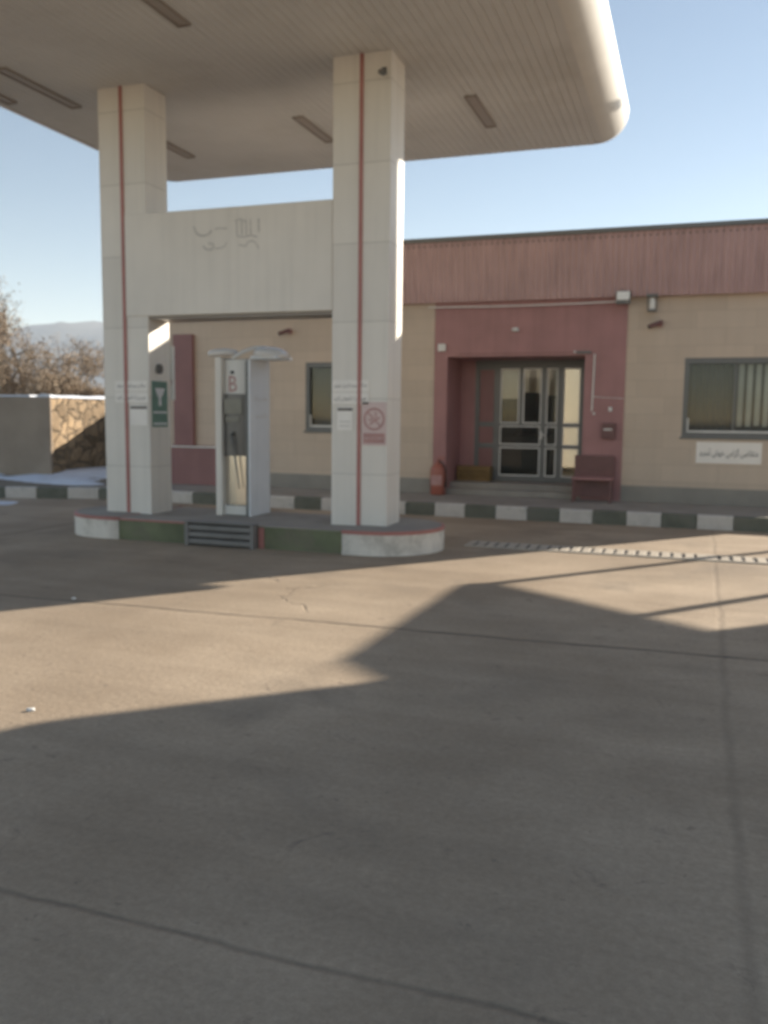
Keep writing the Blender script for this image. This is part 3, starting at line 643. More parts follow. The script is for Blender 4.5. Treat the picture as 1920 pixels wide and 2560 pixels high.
s = plate_sign('notice', 'pale notice with dark heading bar beside the no smoking sign on the right pillar', -4.02, -3.82, 1.42, 1.70, sy, M['sticker'])
mb = MB(); mb.box(-4.015, -3.825, sy-0.007, sy-0.003, 1.655, 1.69); mb.build('heading_bar', M['ink'], s)
mb = MB()
for z in (1.47, 1.52): mb.box(-3.99, -3.85, sy-0.0055, sy-0.003, z, z+0.012)
mb.build('text_lines', M['faint'], s)

# no smoking sign
ns = plate_sign('no_smoking_sign', 'square pink no smoking sign with a red ring and cigarette on the right pillar', -3.70, -3.395, 1.25, 1.76, sy, M['pink'])
cx, cz = -3.548, 1.56; mb = MB(); n = 40; ro, ri = 0.135, 0.108; yy = sy-0.0055
vs = [(cx+r*math.cos(2*PI*k/n), yy, cz+r*math.sin(2*PI*k/n)) for r in (ro, ri) for k in range(n)]
mb.add(vs, [(k, (k+1) % n, n+(k+1) % n, n+k) for k in range(n)])
q = [(-0.075, 0.088), (-0.088, 0.075), (0.075, -0.088), (0.088, -0.075)]
mb.add([(cx+a, yy-0.0012, cz+b) for a, b in q], [(0, 1, 2, 3)]); mb.build('ring', M['signred'], ns)
mb = MB()
mb.add([(cx+a, yy-0.0006, cz+b) for a, b in ((-0.06, -0.055), (-0.05, -0.072), (0.075, 0.012), (0.065, 0.03))], [(0, 1, 2, 3)])
stroke(mb, [(cx+0.03, cz+0.01+cz*0), (cx+0.012, cz+0.04), (cx+0.03, cz+0.06), (cx+0.01, cz+0.085)], 0.014, yy-0.0006)
stroke(mb, [(cx-0.07, cz-0.01), (cx-0.03, cz+0.0), (cx-0.03, cz-0.03)], 0.014, yy-0.0006)
mb.build('cigarette', M['signred'], ns)
mb = MB(); mb.box(cx-0.135, cx+0.135, sy-0.006, sy-0.003, 1.275, 1.395); mb.build('caption_block', M['signred'], ns)
letters('lettering', shape('استعمال دخانیات ممنوع'), 0.235, 0.06, (cx, sy-0.006, 1.335), '-Y', M['pink'], ns, 0.001)

# green sign and fittings on the inner side of the left pillar
gx = -6.66
s = thing('green_sign', (gx, 9.98, 1.4), 'small green sign with a pale funnel shape on the inner side of the left pillar', 'sign')
mb = MB(); mb.box(gx+0.0005, gx+0.008, 9.80, 10.15, 1.42, 2.02); mb.build('plate', M['green'], s)
mb = MB(); px_ = gx+0.0095
mb.add([(px_, 9.86, 1.93), (px_, 10.09, 1.93), (px_, 10.05, 1.85), (px_, 10.00, 1.80), (px_, 10.01, 1.70), (px_, 9.94, 1.70), (px_, 9.95, 1.80), (px_, 9.90, 1.85)], [(0, 7, 6, 5, 4, 3, 2, 1)])
mb.box(gx+0.008, gx+0.010, 9.82, 10.13, 1.60, 1.625); mb.box(gx+0.008, gx+0.010, 9.82, 10.13, 1.45, 1.475); mb.build('emblem', M['bluegrey'], s)
s = thing('junction_box', (gx, 9.95, 2.2), 'round dark box on the inner side of the left pillar above the green sign', 'box')
mb = MB(); mb.tube([(gx, 9.96, 2.18), (gx+0.035, 9.96, 2.18)], 0.065, 20); b_ = mb.build('body', M['frame'], s)
mb = MB(); mb.tube([(gx+0.03, 9.96, 2.18), (gx+0.05, 9.96, 2.18)], 0.035, 16); mb.build('cover', M['greysteel'], s)
s = thing('white_board', (gx, 10.3, 1.75), 'narrow white board fixed at the rear edge of the left pillar', 'board')
mb = MB(); mb.box(gx-0.02, gx+0.05, 10.245, 10.275, 1.78, 2.50, 0.006); mb.build('panel', M['white'], s)
letters('lettering', shape('خروج'), 0.045, 0.10, (gx+0.015, 10.245, 2.02), '-Y', M['signred'], s, 0.001)
# small dark camera under the canopy on the right pillar
s = thing('security_camera', (-3.46, 9.7, 5.45), 'small dark security camera at the top of the right canopy pillar', 'camera')
mb = MB(); mb.box(-3.50, -3.44, 9.735, 9.75, 5.44, 5.52, 0.003); mb.build('bracket', M['frame'], s)
mb = MB(); mb.tube([(-3.47, 9.74, 5.48), (-3.47, 9.68, 5.46)], 0.012, 8); mb.tube([(-3.50, 9.70, 5.46), (-3.43, 9.60, 5.40)], 0.028, 12); mb.build('body', M['frame'], s)

# ================================================================== STATION BUILDING
WY = 15.3; BX0, BX1, BY1 = -10.2, 2.35, 19.9; RZ = 4.66
bld = thing('station_building', (-4.0, 20.0, 0.0), 'long single-storey station building with tan stone walls, red entrance and red metal roof band', 'building')
# front wall pieces around window and door openings. wall thickness 0.25
def wallpiece(mb, x0, x1, z0, z1, y0=WY, t=0.25): mb.box(x0, x1, y0, y0+t, z0, z1)
DX0, DX1 = -4.42, -1.09      # red portal outer
RX0, RX1 = -4.18, -1.76      # recess opening
mb = MB()
wl = (-6.97, -5.75, 1.30, 2.59); wr = (-0.15, 1.65, 1.31, 2.60)
def wall_with_window(mb, x0, x1, w, zb=0.15, zt=RZ-0.1):
    wallpiece(mb, x0, w[0], zb, zt); wallpiece(mb, w[1], x1, zb, zt); wallpiece(mb, w[0], w[1], zb, w[2]); wallpiece(mb, w[0], w[1], w[3], zt)
wallpiece(mb, BX0, -7.4, 0.15, RZ-0.1)
wall_with_window(mb, -7.4, DX0, wl); wall_with_window(mb, DX1, BX1, wr)
mb.box(BX0, BX0+0.25, WY+0.25, BY1, 0.0, RZ-0.1); mb.box(BX1-0.25, BX1, WY+0.25, BY1, 0.0, RZ-0.1)
bw = [(-5.2, -2.76, 1.3, 3.0), (-2.70, -2.2, 0.5, 3.0), (-2.1, -0.5, 1.3, 3.0)]  # rear openings added to light the room behind the door glass
xs = BX0+0.25
for w in bw:
    mb.box(xs, w[0], BY1-0.25, BY1, 0, RZ-0.1); mb.box(w[0], w[1], BY1-0.25, BY1, 0, w[2]); mb.box(w[0], w[1], BY1-0.25, BY1, w[3], RZ-0.1); xs = w[1]
mb.box(xs, BX1-0.25, BY1-0.25, BY1, 0, RZ-0.1)
mb.build('wall', M['tan'], bld)
for w in bw:
    mb = MB(); mb.box(w[0], w[1], BY1-0.16, BY1-0.15, w[2], w[3]); rw = mb.build('added_rear_window', M['sheer'] if w[1] < -2.5 or w[0] > -2.15 else M['sheer_bright'], bld)
    for p_, q_ in ((-3.47, -3.30), (-3.00, -2.86)):
        if w[0] < p_ and q_ < w[1]: mb = MB(); mb.box(p_, q_, BY1-0.125, BY1-0.12, w[2], w[3]); mb.build('bright_strip', M['sheer_bright'], rw)  # strip of brighter cloth standing in for a gap of light
    mb = MB(); mb.box(w[0], w[1], BY1-0.10, BY1-0.094, w[2], w[3]); mb.build('pane', M['glass'], rw)
for xa, xb in ((BX0-0.01, DX0), (DX1, BX1+0.01)):
    mb = MB(); mb.box(xa, xb, WY-0.022, WY, 0.199, 0.47, 0.004); mb.build('dado', M['dado'], bld)
# red portal: header, two piers, recess
mb = MB()
mb.box(DX0, DX1, WY-0.02, WY+0.23, 2.66, 3.62)
mb.box(DX0, RX0, WY-0.02, WY+0.23, 0.20, 2.66); mb.box(RX1, DX1, WY-0.02, WY+0.23, 0.20, 2.66)
DYY = 16.3
mb.box(RX0-0.12, RX0, WY+0.23, DYY+0.1, 0.2, 2.66); mb.box(RX1, RX1+0.12, WY+0.23, DYY+0.1, 0.2, 2.66)
mb.box(RX0-0.12, RX1+0.12, WY+0.23, DYY+0.1, 2.66, 2.74)
mb.box(RX0, -3.9, DYY, DYY+0.1, 0.4, 2.66); mb.box(-1.88, RX1, DYY, DYY+0.1, 0.4, 2.66); mb.box(-3.9, -1.88, DYY, DYY+0.1, 2.615, 2.66)
mb.build('entrance_surround', M['red'], bld)
# seams on the header
mb = MB(); mb.box(-3.96, -1.8, WY-0.0235, WY-0.018, 2.70, 2.712); mb.build('seam', M['benchred'], bld)
mb = MB(); mb.box(RX0+0.001, RX1-0.001, WY+0.30, DYY+0.4, 0.10, 0.40, 0.006); mb.box(RX0+0.001, RX1-0.001, WY+0.0, WY+0.305, 0.10, 0.30, 0.006); mb.build('step', M['pavement'], bld)
# red column and low red wall at the left end
mb = MB(); mb.box(-9.82, -9.38, WY-0.10, WY, 0.2, 3.16, 0.005); mb.build('red_column', M['red_dark'], bld)
mb = MB(); mb.box(-9.9, -8.72, WY-0.28, WY-0.101, 0.2, 0.93, 0.005); mb.box(-9.94, -8.68, WY-0.31, WY-0.001, 0.93, 0.97, 0.004); mb.build('low_red_wall', M['red_dark'], bld)
mb = MB(); mb.box(-9.94, -8.68, WY-0.315, WY-0.30, 0.935, 0.965); mb.build('ledge_edge', M['trim'], bld)
# roof band: corrugated red metal, leaning fascia, above the wall, with overhang; flat roof behind
mb = MB(); nx = int((BX1+0.3-(BX0-0.3))/0.1); vs = []; fs = []
for i in range(nx*4+1):
    x = BX0-0.3+i*0.025; ph = i % 4; dpt = (0, 0.022, 0.022, 0)[ph]
    vs += [(x, WY-0.16+dpt, 3.60), (x, WY-0.30+dpt, RZ)]
fs = [(2*i, 2*i+2, 2*i+3, 2*i+1) for i in range(nx*4)]
mb.add(vs, fs); xe0, xe1 = BX0-0.3, BX0-0.3+nx*0.1
mb.box(xe0, xe1, WY-0.13, WY-0.02, 3.605, 3.64)
mb.build('roof_fascia', M['redmetal'], bld)
mb = MB(); mb.box(xe0, xe1, WY-0.325, WY-0.262, RZ-0.045, RZ+0.03, 0.006); mb.build('ridge_cap', M['frame'], bld)
mb = MB(); mb.box(xe0, xe1, WY-0.265, BY1+0.1, RZ-0.12, RZ-0.02); mb.build('roof', M['roofgrey'], bld)
# interior room
mb = MB()
mb.box(-6.5, 1.2, DYY+0.4, BY1-0.26, 0.30, 0.40); mb.box(-5.45, -5.35, DYY+0.42, BY1-0.26, 0.4, 3.4); mb.box(-0.35, -0.25, DYY+0.42, BY1-0.26, 0.4, 3.4)
mb.box(-5.5, -0.2, DYY+0.42, BY1-0.26, 3.4, 3.46)
mb.box(-5.34, -4.19, DYY+0.42, DYY+0.46, 0.4, 3.39); mb.box(-1.75, -0.36, DYY+0.42, DYY+0.46, 0.4, 3.39)
mb.build('interior_walls', M['interior'], bld)
mb = MB(); xs = -5.34; yb = BY1-0.275
for w in sorted(bw):
    mb.box(xs, w[0], yb, yb+0.02, 0.4, 3.39); mb.box(w[0], w[1], yb, yb+0.02, 0.4, w[2]); mb.box(w[0], w[1], yb, yb+0.02, w[3], 3.39); xs = w[1]
mb.box(xs, -0.36, yb, yb+0.02, 0.4, 3.39); mb.build('rear_lining', M['interior'], bld)
def pane_frame(parent, name, x0, x1, z0, z1, y, w=0.028, gm='glass', fm='trim', t=0.03):
    mb = MB(); mb.box(x0, x0+w, y, y+t, z0, z1); mb.box(x1-w, x1, y, y+t, z0, z1); mb.box(x0+w, x1-w, y, y+t, z0, z0+w); mb.box(x0+w, x1-w, y, y+t, z1-w, z1)
    f = mb.build(name, M[fm], parent)
    return f
# entrance: door as child, sub-parts leaf frames and panes
dr_ = MB()
Y = DYY
zt, z1_, z2_, z3_, zb = 2.615, 1.49, 1.065, 0.52, 0.41
def vbar(m, x0, x1, za=zb, zb_=zt, y0=Y, t=0.06): m.box(x0, x1, y0, y0+t, za, zb_)
def hbar(m, x0, x1, z, h=0.045, y0=Y+0.005, t=0.05): m.box(x0, x1, y0, y0+t, z-h/2, z+h/2)
for a, b in ((-3.9, -3.84), (-3.52, -3.415), (-2.65, -2.555), (-2.35, -2.245), (-1.94, -1.88)): vbar(dr_, a, b)
for a, b in ((-3.84, -3.52), (-3.415, -2.65), (-2.555, -2.35), (-2.245, -1.94)):
    hbar(dr_, a, b, 2.56, 0.11); hbar(dr_, a, b, 1.465); hbar(dr_, a, b, 1.065); hbar(dr_, a, b, 0.455, 0.10)
dr_.box(-3.06, -2.99, Y+0.005, Y+0.055, 1.4875, 2.505)
dr_.box(-3.9, -1.88, Y-0.03, Y-0.001, 2.60, 2.66)
door = dr_.build('entrance_door', M['frame'], bld)
panes = []
for a, b, kind in ((-3.84, -3.52, 'd'), (-3.415, -2.65, 'w'), (-2.555, -2.35, 'n'), (-2.245, -1.94, 'n')):
    cols = [(a, b)] if kind != 'w' else None
    for (za, zb2) in ((0.505, 1.0425), (1.0875, 1.4425), (1.4875, 2.505)):
        cc = [(a, b)]
        if kind == 'w' and za > 1.4: cc = [(-3.415, -3.06), (-2.99, -2.65)]
        for (p, q) in cc:
            mb = MB(); mb.box(p, q, Y+0.030, Y+0.034, za, zb2)
            mb.build('pane', M['red_dark'] if kind == 'd' else M['glass'], door)
            mb = MB(); w = 0.022; y0 = Y+0.008; y1 = Y+0.029
            mb.box(p, p+w, y0, y1, za, zb2); mb.box(q-w, q, y0, y1, za, zb2); mb.box(p+w, q-w, y0, y1, za, za+w); mb.box(p+w, q-w, y0, y1, zb2-w, zb2)
            mb.build('glazing_bead', M['trim'] if kind != 'd' else M['frame'], door)
mb = MB(); mb.tube([(-2.63, Y-0.01, 1.27), (-2.63, Y-0.05, 1.27), (-2.56, Y-0.055, 1.285)], 0.013, 8); mb.box(-2.648, -2.612, Y-0.012, Y, 1.2, 1.34, 0.003); mb.build('handle', M['white'], door)
# windows
def window(x0, x1, z0, z1, name, curtain=True):
    y = WY+0.08; w = 0.07
    mb = MB(); mb.box(x0, x0+w, y-0.07, y+0.03, z0, z1); mb.box(x1-w, x1, y-0.07, y+0.03, z0, z1); mb.box(x0+w, x1-w, y-0.07, y+0.03, z0, z0+w); mb.box(x0+w, x1-w, y-0.07, y+0.03, z1-w*1.3, z1)
    W = mb.build(name, M['frame'], bld)
    mid = x0+(x1-x0)*0.44
    mb = MB(); mb.box(mid-0.02, mid+0.02, y-0.03, y+0.02, z0+w, z1-w*1.3); mb.build('mullion', M['frame'], W)
    mb = MB(); mb.box(x0+w, mid-0.021, y+0.0, y+0.004, z0+w, z1-w*1.3); mb.build('pane', M['glass'], W)
    mb = MB(); mb.box(mid+0.021, x1-w, y+0.0, y+0.004, z0+w, z1-w*1.3); mb.build('pane', M['glass'], W)
    mb = MB(); mb.box(x0+w+0.001, x1-w-0.001, y-0.045, y-0.02, z0+w+0.005, z0+w+0.04, 0.004); mb.box(x0+w+0.001, x0+w+0.032, y-0.045, y-0.02, z0+w+0.041, z0+w+0.24, 0.004); mb.build('light_trim', M['trim'], W)
    if curtain:
        mb = MB(); sx = mid+0.05
        while sx < x1-w-0.09:
            t = random.uniform(-.008, .008)
            mb.box(sx, sx+0.078, y+0.10+t, y+0.106+t, z0+w+0.12+random.uniform(-.015, .015), z1-w-0.03); sx += 0.128+random.uniform(-.006, .006)
        mb.build('vertical_blind', M['curtain'], W)
        mb = MB(); mb.box(mid+0.02, x1-w, y+0.15, y+0.155, z0+w, z1-w); mb.build('backing_curtain', M['darkcurtain'], W)
        mb = MB(); vs = []
        a, b = x0+w, mid-0.02
        for i in range(61):
            u = i/60; vs += [(a+(b-a)*u, y+0.13+0.012*math.cos(u*40), z0+w), (a+(b-a)*u, y+0.13+0.012*math.cos(u*40), z1-w)]
        mb.add(vs, [(2*i, 2*i+2, 2*i+3, 2*i+1) for i in range(60)], True); mb.build('dark_curtain', M['darkcurtain'], W)
    else:
        mb = MB(); mb.box(x0+w, x1-w, y+0.10, y+0.12, z0+w, z1-w); mb.build('blind', M['darkcurtain'], W)
    mb = MB(); mb.box(x0-0.03, x1+0.03, WY-0.03, WY-0.001, z0-0.03, z0-0.001, 0.004); mb.build('sill', M['frame'], W)
window(*wr[:2], *wr[2:], 'window'); window(*wl[:2], *wl[2:], 'window', False)
# furniture seen through the door
s = thing('cabinet', (-3.3, 18.2, 0.4), 'dark cabinet standing inside the room behind the left glass door panes', 'cabinet')
mb = MB(); mb.box(-3.82, -3.36, 18.0, 18.5, 0.4, 1.98, 0.01); mb.build('body', M['darkwood'], s)
mb = MB(); mb.box(-3.80, -3.60, 17.98, 17.999, 0.5, 1.95); mb.box(-3.58, -3.38, 17.98, 17.999, 0.5, 1.95); mb.build('door', M['darkwood'], s)
s = thing('cabinet', (-2.7, 18.3, 0.4), 'tall dark cabinet inside the room behind the middle of the glass door', 'cabinet')
mb = MB(); mb.box(-3.37, -3.06, 18.3, 18.8, 0.4, 2.12, 0.01); mb.build('body', M['darkwood'], s)
mb = MB(); mb.box(-3.35, -3.08, 18.28, 18.299, 0.5, 2.08); mb.build('door', M['darkwood'], s)
s = thing('counter', (-3.1, 17.4, 0.4), 'low dark counter inside the room behind the lower door panes', 'counter')
mb = MB(); mb.box(-3.66, -2.42, 17.3, 17.7, 0.4, 1.22, 0.01); mb.build('body', M['darkwood'], s)
mb = MB(); mb.box(-3.70, -2.40, 17.26, 17.74, 1.221, 1.26, 0.005); mb.build('top', M['darkwood'], s)
s = thing('cabinet', (-2.5, 19.2, 0.4), 'dark locker inside the room behind the narrow door leaf', 'cabinet')
mb = MB(); mb.box(-2.95, -2.74, 19.0, 19.4, 0.4, 2.08, 0.01); mb.build('body', M['darkwood'], s)
mb = MB(); mb.box(-2.93, -2.76, 18.98, 18.999, 0.5, 2.03); mb.build('door', M['darkwood'], s)

# ================================================================== THINGS ON THE WALL AND PORCH
s = plate_sign('wall_sign', 'long white sign with black Persian lettering under the right window', 0.09, 1.09, 0.885, 1.235, WY-0.006, M['sticker'])
letters('lettering', shape('متقاضی گرامی خوش آمدید'), 0.90, 0.15, (0.59, WY-0.011, 1.055), '-Y', M['ink_dark'], s)
# floodlight at the portal corner
s = thing('floodlight', (-1.16, 15.1, 3.55), 'white floodlight at the upper right corner of the red entrance', 'lamp')
mb = MB(); mb.box(-1.27, -1.04, 15.02, 15.12, 3.47, 3.68, 0.012); b_ = mb.build('housing', M['frame'], s)
mb = MB(); mb.box(-1.255, -1.055, 15.00, 15.019, 3.53, 3.665, 0.006); mb.build('lens', M['flood'], s)
mb = MB(); mb.tube([(-1.155, 15.12, 3.56), (-1.155, 15.2, 3.54), (-1.155, 15.28, 3.54)], 0.015, 8); mb.build('bracket', M['frame'], s)
s = thing('wall_lantern', (-0.7, 15.2, 3.4), 'dark framed wall lantern right of the red entrance', 'lamp')
mb = MB(); mb.box(-0.79, -0.61, 15.06, 15.24, 3.58, 3.62, 0.006); mb.box(-0.77, -0.63, 15.08, 15.22, 3.345, 3.375, 0.006)
for ax in (-0.775, -0.64):
    for ay in (15.08, 15.21): mb.box(ax, ax+0.014, ay, ay+0.014, 3.37, 3.585)
mb.tube([(-0.70, 15.2, 3.60), (-0.70, 15.28, 3.62)], 0.014, 8); mb.build('cage', M['frame'], s)
mb = MB(); mb.lathe(-0.70, 15.15, [(0.045, 3.38), (0.05, 3.45), (0.05, 3.52), (0.03, 3.57)], 16); mb.build('glass', M['flood'], s)
def camera_thing(x, z, label):
    s = thing('security_camera', (x, 15.28, z), label, 'camera')
    mb = MB(); mb.box(x+0.02, x+0.10, WY-0.03, WY-0.001, z-0.04, z+0.05, 0.004); mb.tube([(x+0.06, WY-0.03, z), (x+0.05, WY-0.10, z+0.01)], 0.014, 8); mb.build('bracket', M['red'], s)
    mb = MB(); mb.tube([(x+0.10, WY-0.09, z+0.03), (x-0.10, WY-0.15, z-0.045)], 0.035, 12); mb.build('body', M['benchred'], s)
    mb = MB(); mb.tube([(x-0.10, WY-0.15, z-0.045), (x-0.115, WY-0.155, z-0.05)], 0.03, 12); mb.build('lens', M['black'], s)
    return s
camera_thing(-0.63, 3.15, 'small dull red camera on the tan wall below the wall lantern')
camera_thing(-7.35, 3.17, 'small dull red camera on the tan wall seen above the fuel dispenser')
s = thing('entrance_lamp', (-2.96, 15.2, 3.1), 'tiny white lamp on the red header above the entrance door', 'lamp')
mb = MB(); mb.lathe(-2.96, WY-0.06, [(0.05, 3.08), (0.065, 3.11), (0.05, 3.14)], 16); mb.build('bowl', M['white'], s)
mb = MB(); mb.box(-3.0, -2.92, WY-0.04, WY-0.021, 3.085, 3.15, 0.003); mb.build('base', M['trim'], s)
s = tag(MB().box(-4.35, -4.21, WY-0.075, WY-0.021, 2.76, 2.89, 0.006).build('junction_box', M['white']), 'small square white box on the left side of the red entrance', 'box')
s = thing('door_closer_bracket', (-1.85, 15.2, 2.65), 'small dark bracket with pale spot at the upper right of the entrance door', 'bracket')
mb = MB(); mb.box(-1.90, -1.66, WY-0.07, WY-0.021, 2.69, 2.73, 0.004); mb.build('arm', M['frame'], s)
mb = MB(); mb.ellipsoid((-1.93, WY-0.05, 2.72), (0.025, 0.02, 0.02), 12, 6); mb.build('bulb', M['white'], s)
s = tag(MB().tube([(-1.60, WY-0.035, 2.68), (-1.605, WY-0.035, 2.3), (-1.615, WY-0.035, 1.72)], 0.014, 8).build('conduit', M['trim']), 'thin pale vertical conduit on the red wall right of the door', 'pipe')
s = tag(MB().tube([(-1.60, WY-0.03, 1.965), (-1.4, WY-0.028, 1.95), (-1.10, WY-0.03, 1.935)], 0.006, 6).build('wire', M['trim']), 'thin pale horizontal wire crossing the red wall right of the door', 'wire')
cab = [(-4.5+3.35*k/20, WY-0.325-0.002, 3.52-0.02*math.sin(PI*k/20)) for k in range(21)]
s = tag(MB().tube([(p[0], WY-0.19, p[2]) for p in cab], 0.012, 6).build('cable', M['trim']), 'long pale cable running above the red entrance to the floodlight', 'cable')
s = tag(MB().box(-1.34, -1.28, WY-0.055, WY-0.021, 1.72, 1.79, 0.006).build('light_switch', M['white']), 'small white switch on the red wall above the dark box', 'switch')
s = tag(MB().box(-1.60, -1.56, WY-0.05, WY-0.021, 1.66, 1.70, 0.006).build('socket', M['white']), 'tiny white socket at the foot of the vertical conduit', 'socket')
s = thing('post_box', (-1.33, 15.2, 1.3), 'dark red wall box on the red wall right of the entrance door', 'box')
mb = MB(); mb.box(-1.43, -1.21, WY-0.12, WY-0.021, 1.26, 1.52, 0.008); mb.build('body', M['benchred'], s)
mb = MB(); mb.box(-1.40, -1.26, WY-0.125, WY-0.119, 1.40, 1.425); mb.build('slot', M['trim'], s)
# fire extinguisher
ex, ey = -4.25, 15.05
s = thing('fire_extinguisher', (ex, ey, 0.2), 'orange red fire extinguisher standing left of the entrance', 'extinguisher')
mb = MB(); mb.lathe(ex, ey, [(0.125, 0.205), (0.14, 0.23), (0.14, 0.62), (0.13, 0.68), (0.09, 0.74), (0.045, 0.77)], 24); mb.build('cylinder', M['extred'], s)
mb = MB(); mb.lathe(ex, ey, [(0.035, 0.772), (0.04, 0.80), (0.03, 0.83)], 14); mb.box(ex-0.02, ex+0.12, ey-0.015, ey+0.015, 0.832, 0.85, 0.004); mb.box(ex-0.01, ex+0.11, ey-0.012, ey+0.012, 0.875, 0.89, 0.004); mb.build('valve', M['extred'], s)
mb = MB(); mb.tube([(ex+0.02, ey-0.03, 0.81), (ex+0.10, ey-0.08, 0.79), (ex+0.165, ey-0.08, 0.66), (ex+0.165, ey-0.06, 0.45), (ex+0.15, ey-0.05, 0.34)], [0.012, 0.013, 0.013, 0.013, 0.022], 8); mb.build('hose', M['black'], s)
mb = MB()
vs = []
for k in range(9):
    a = -PI*0.75+PI*0.5*k/8; vs += [(ex+0.1415*math.cos(a), ey+0.1415*math.sin(a), 0.38), (ex+0.1415*math.cos(a), ey+0.1415*math.sin(a), 0.56)]
mb.add(vs, [(2*i, 2*i+2, 2*i+3, 2*i+1) for i in range(8)], True); mb.build('label_band', M['signred'], s)
# dark base box next to it, ochre crate
s = thing('wooden_crate', (-3.95, 16.0, 0.4), 'low ochre wooden crate inside the recess left of the door', 'crate')
mb = MB()
for z in (0.405, 0.50, 0.595): mb.box(-4.14, -3.52, 15.98, 15.995, z, z+0.08, 0.003)
for z in (0.405, 0.50, 0.595): mb.box(-4.14, -3.52, 16.215, 16.23, z, z+0.08, 0.003)
mb.build('slats', M['yellowbox'], s)
mb = MB(); mb.box(-4.15, -4.12, 15.996, 16.214, 0.402, 0.68); mb.box(-3.54, -3.51, 15.996, 16.214, 0.402, 0.68); mb.box(-4.12, -3.54, 15.996, 16.214, 0.402, 0.42); mb.build('ends', M['yellowbox'], s)
# bench at the right
s = thing('bench', (-1.52, 15.1, 0.2), 'dark red bench with solid back standing at the right of the entrance', 'bench')
mb = MB(); mb.box(-1.86, -1.20, 14.80, 15.16, 0.575, 0.615, 0.006); mb.build('seat', M['red'], s)
mb = MB(); mb.box(-1.86, -1.20, 15.165, 15.20, 0.60, 0.97, 0.006); mb.build('backrest', M['benchred'], s)
for lx in (-1.85, -1.245):
    for lyy in (14.82, 15.12):
        mb = MB(); mb.box(lx, lx+0.04, lyy, lyy+0.04, 0.2, 0.574, 0.004); mb.build('leg', M['benchred'], s)
mb = MB(); mb.box(-1.81, -1.25, 15.125, 15.15, 0.26, 0.574); mb.build('rear_panel', M['benchred'], s)

# ================================================================== LEFT: STONE WALL, TREES
sw = thing('stone_wall', (-16.5, 20, 0.1), 'rough tan rubble stone boundary wall with snow along its top', 'wall')
def rough_wall(pa, pb, z0, z1, th, seed, name, mat='rubble'):
    a = Vector(pa); b = Vector(pb); L_ = (b-a).length; d = (b-a).normalized(); nr = Vector((d.y, -d.x)); st = 0.14
    nx = int(L_/st); nz = int((z1-z0)/st); vs = []; fs = []
    for j in range(nz+1):
        for i in range(nx+1):
            p = a+d*(L_*i/nx); z = z0+(z1-z0)*j/nz; edge = 0 if i in (0, nx) else 1
            o = edge*0.05*mn.cell((p.x*2.2+seed, p.y*2.2, z*3.0)) + edge*0.025*mn.noise((p.x*5, p.y*5, z*5))
            vs.append((p.x+nr.x*o, p.y+nr.y*o, z))
    fs = [(j*(nx+1)+i, j*(nx+1)+i+1, (j+1)*(nx+1)+i+1, (j+1)*(nx+1)+i) for j in range(nz) for i in range(nx)]
    mb = MB(); mb.add(vs, fs, True)
    back = [a-nr*th, b-nr*th]
    q = [(a.x, a.y), (b.x, b.y), (back[1].x, back[1].y), (back[0].x, back[0].y)]
    mb.add([(x, y, z) for z in (z0, z1) for x, y in q], [(4, 5, 6, 7), (2, 3, 7, 6), (1, 2, 6, 5), (3, 0, 4, 7)])
    return mb.build(name, M[mat], sw)
rough_wall((-13.5, 16.0), (-13.5, 34.0), 0.1, 1.93, 0.4, 0, 'sunny_face')
mb = MB(); mb.box(-26, -13.44, 15.86, 15.945, 0.1, 1.93, 0.01); mb.build('front_face', M['mud'], sw)
vs = []; fs = []; n = 120
mb = MB()
for i in range(n+1):
    y = 15.95+18*i/n; h = 0.045+0.035*mn.noise((0, y*1.3, 3)); e = 0.02*mn.noise((7, y*2.1, 3))
    vs += [(-13.47+e, y, 1.925), (-13.50+e, y, 1.94+h*0.8), (-13.7, y, 1.95+h), (-13.93+e, y, 1.925)]
fs = [(4*i+k, 4*i+4+k, 4*i+5+k, 4*i+1+k) for i in range(n) for k in range(3)]
mb.add(vs, fs, True); mb.add(vs[:4], [(0, 1, 2, 3)])
mb.box(-26, -13.95, 15.84, 16.42, 1.932, 1.975, 0.01); mb.build('snow_coping', M['snow'], sw)

lw = thing('shade_wall', (-11.9, 19.2, 0), 'unseen plain rendered wall added behind the building to shade the foot of the stone wall', 'wall')  # hidden wall, put in to cast the slanting shade edge on the stone wall
mb = MB(); mb.box(-13.5, -10.2, 19.15, 19.35, 0.0, 2.05); mb.build('wall', M['plainwall'], lw)
mb = MB(); mb.box(-13.5, -10.2, 19.12, 19.38, 2.05, 2.10, 0.006); mb.build('coping', M['pavement'], lw)

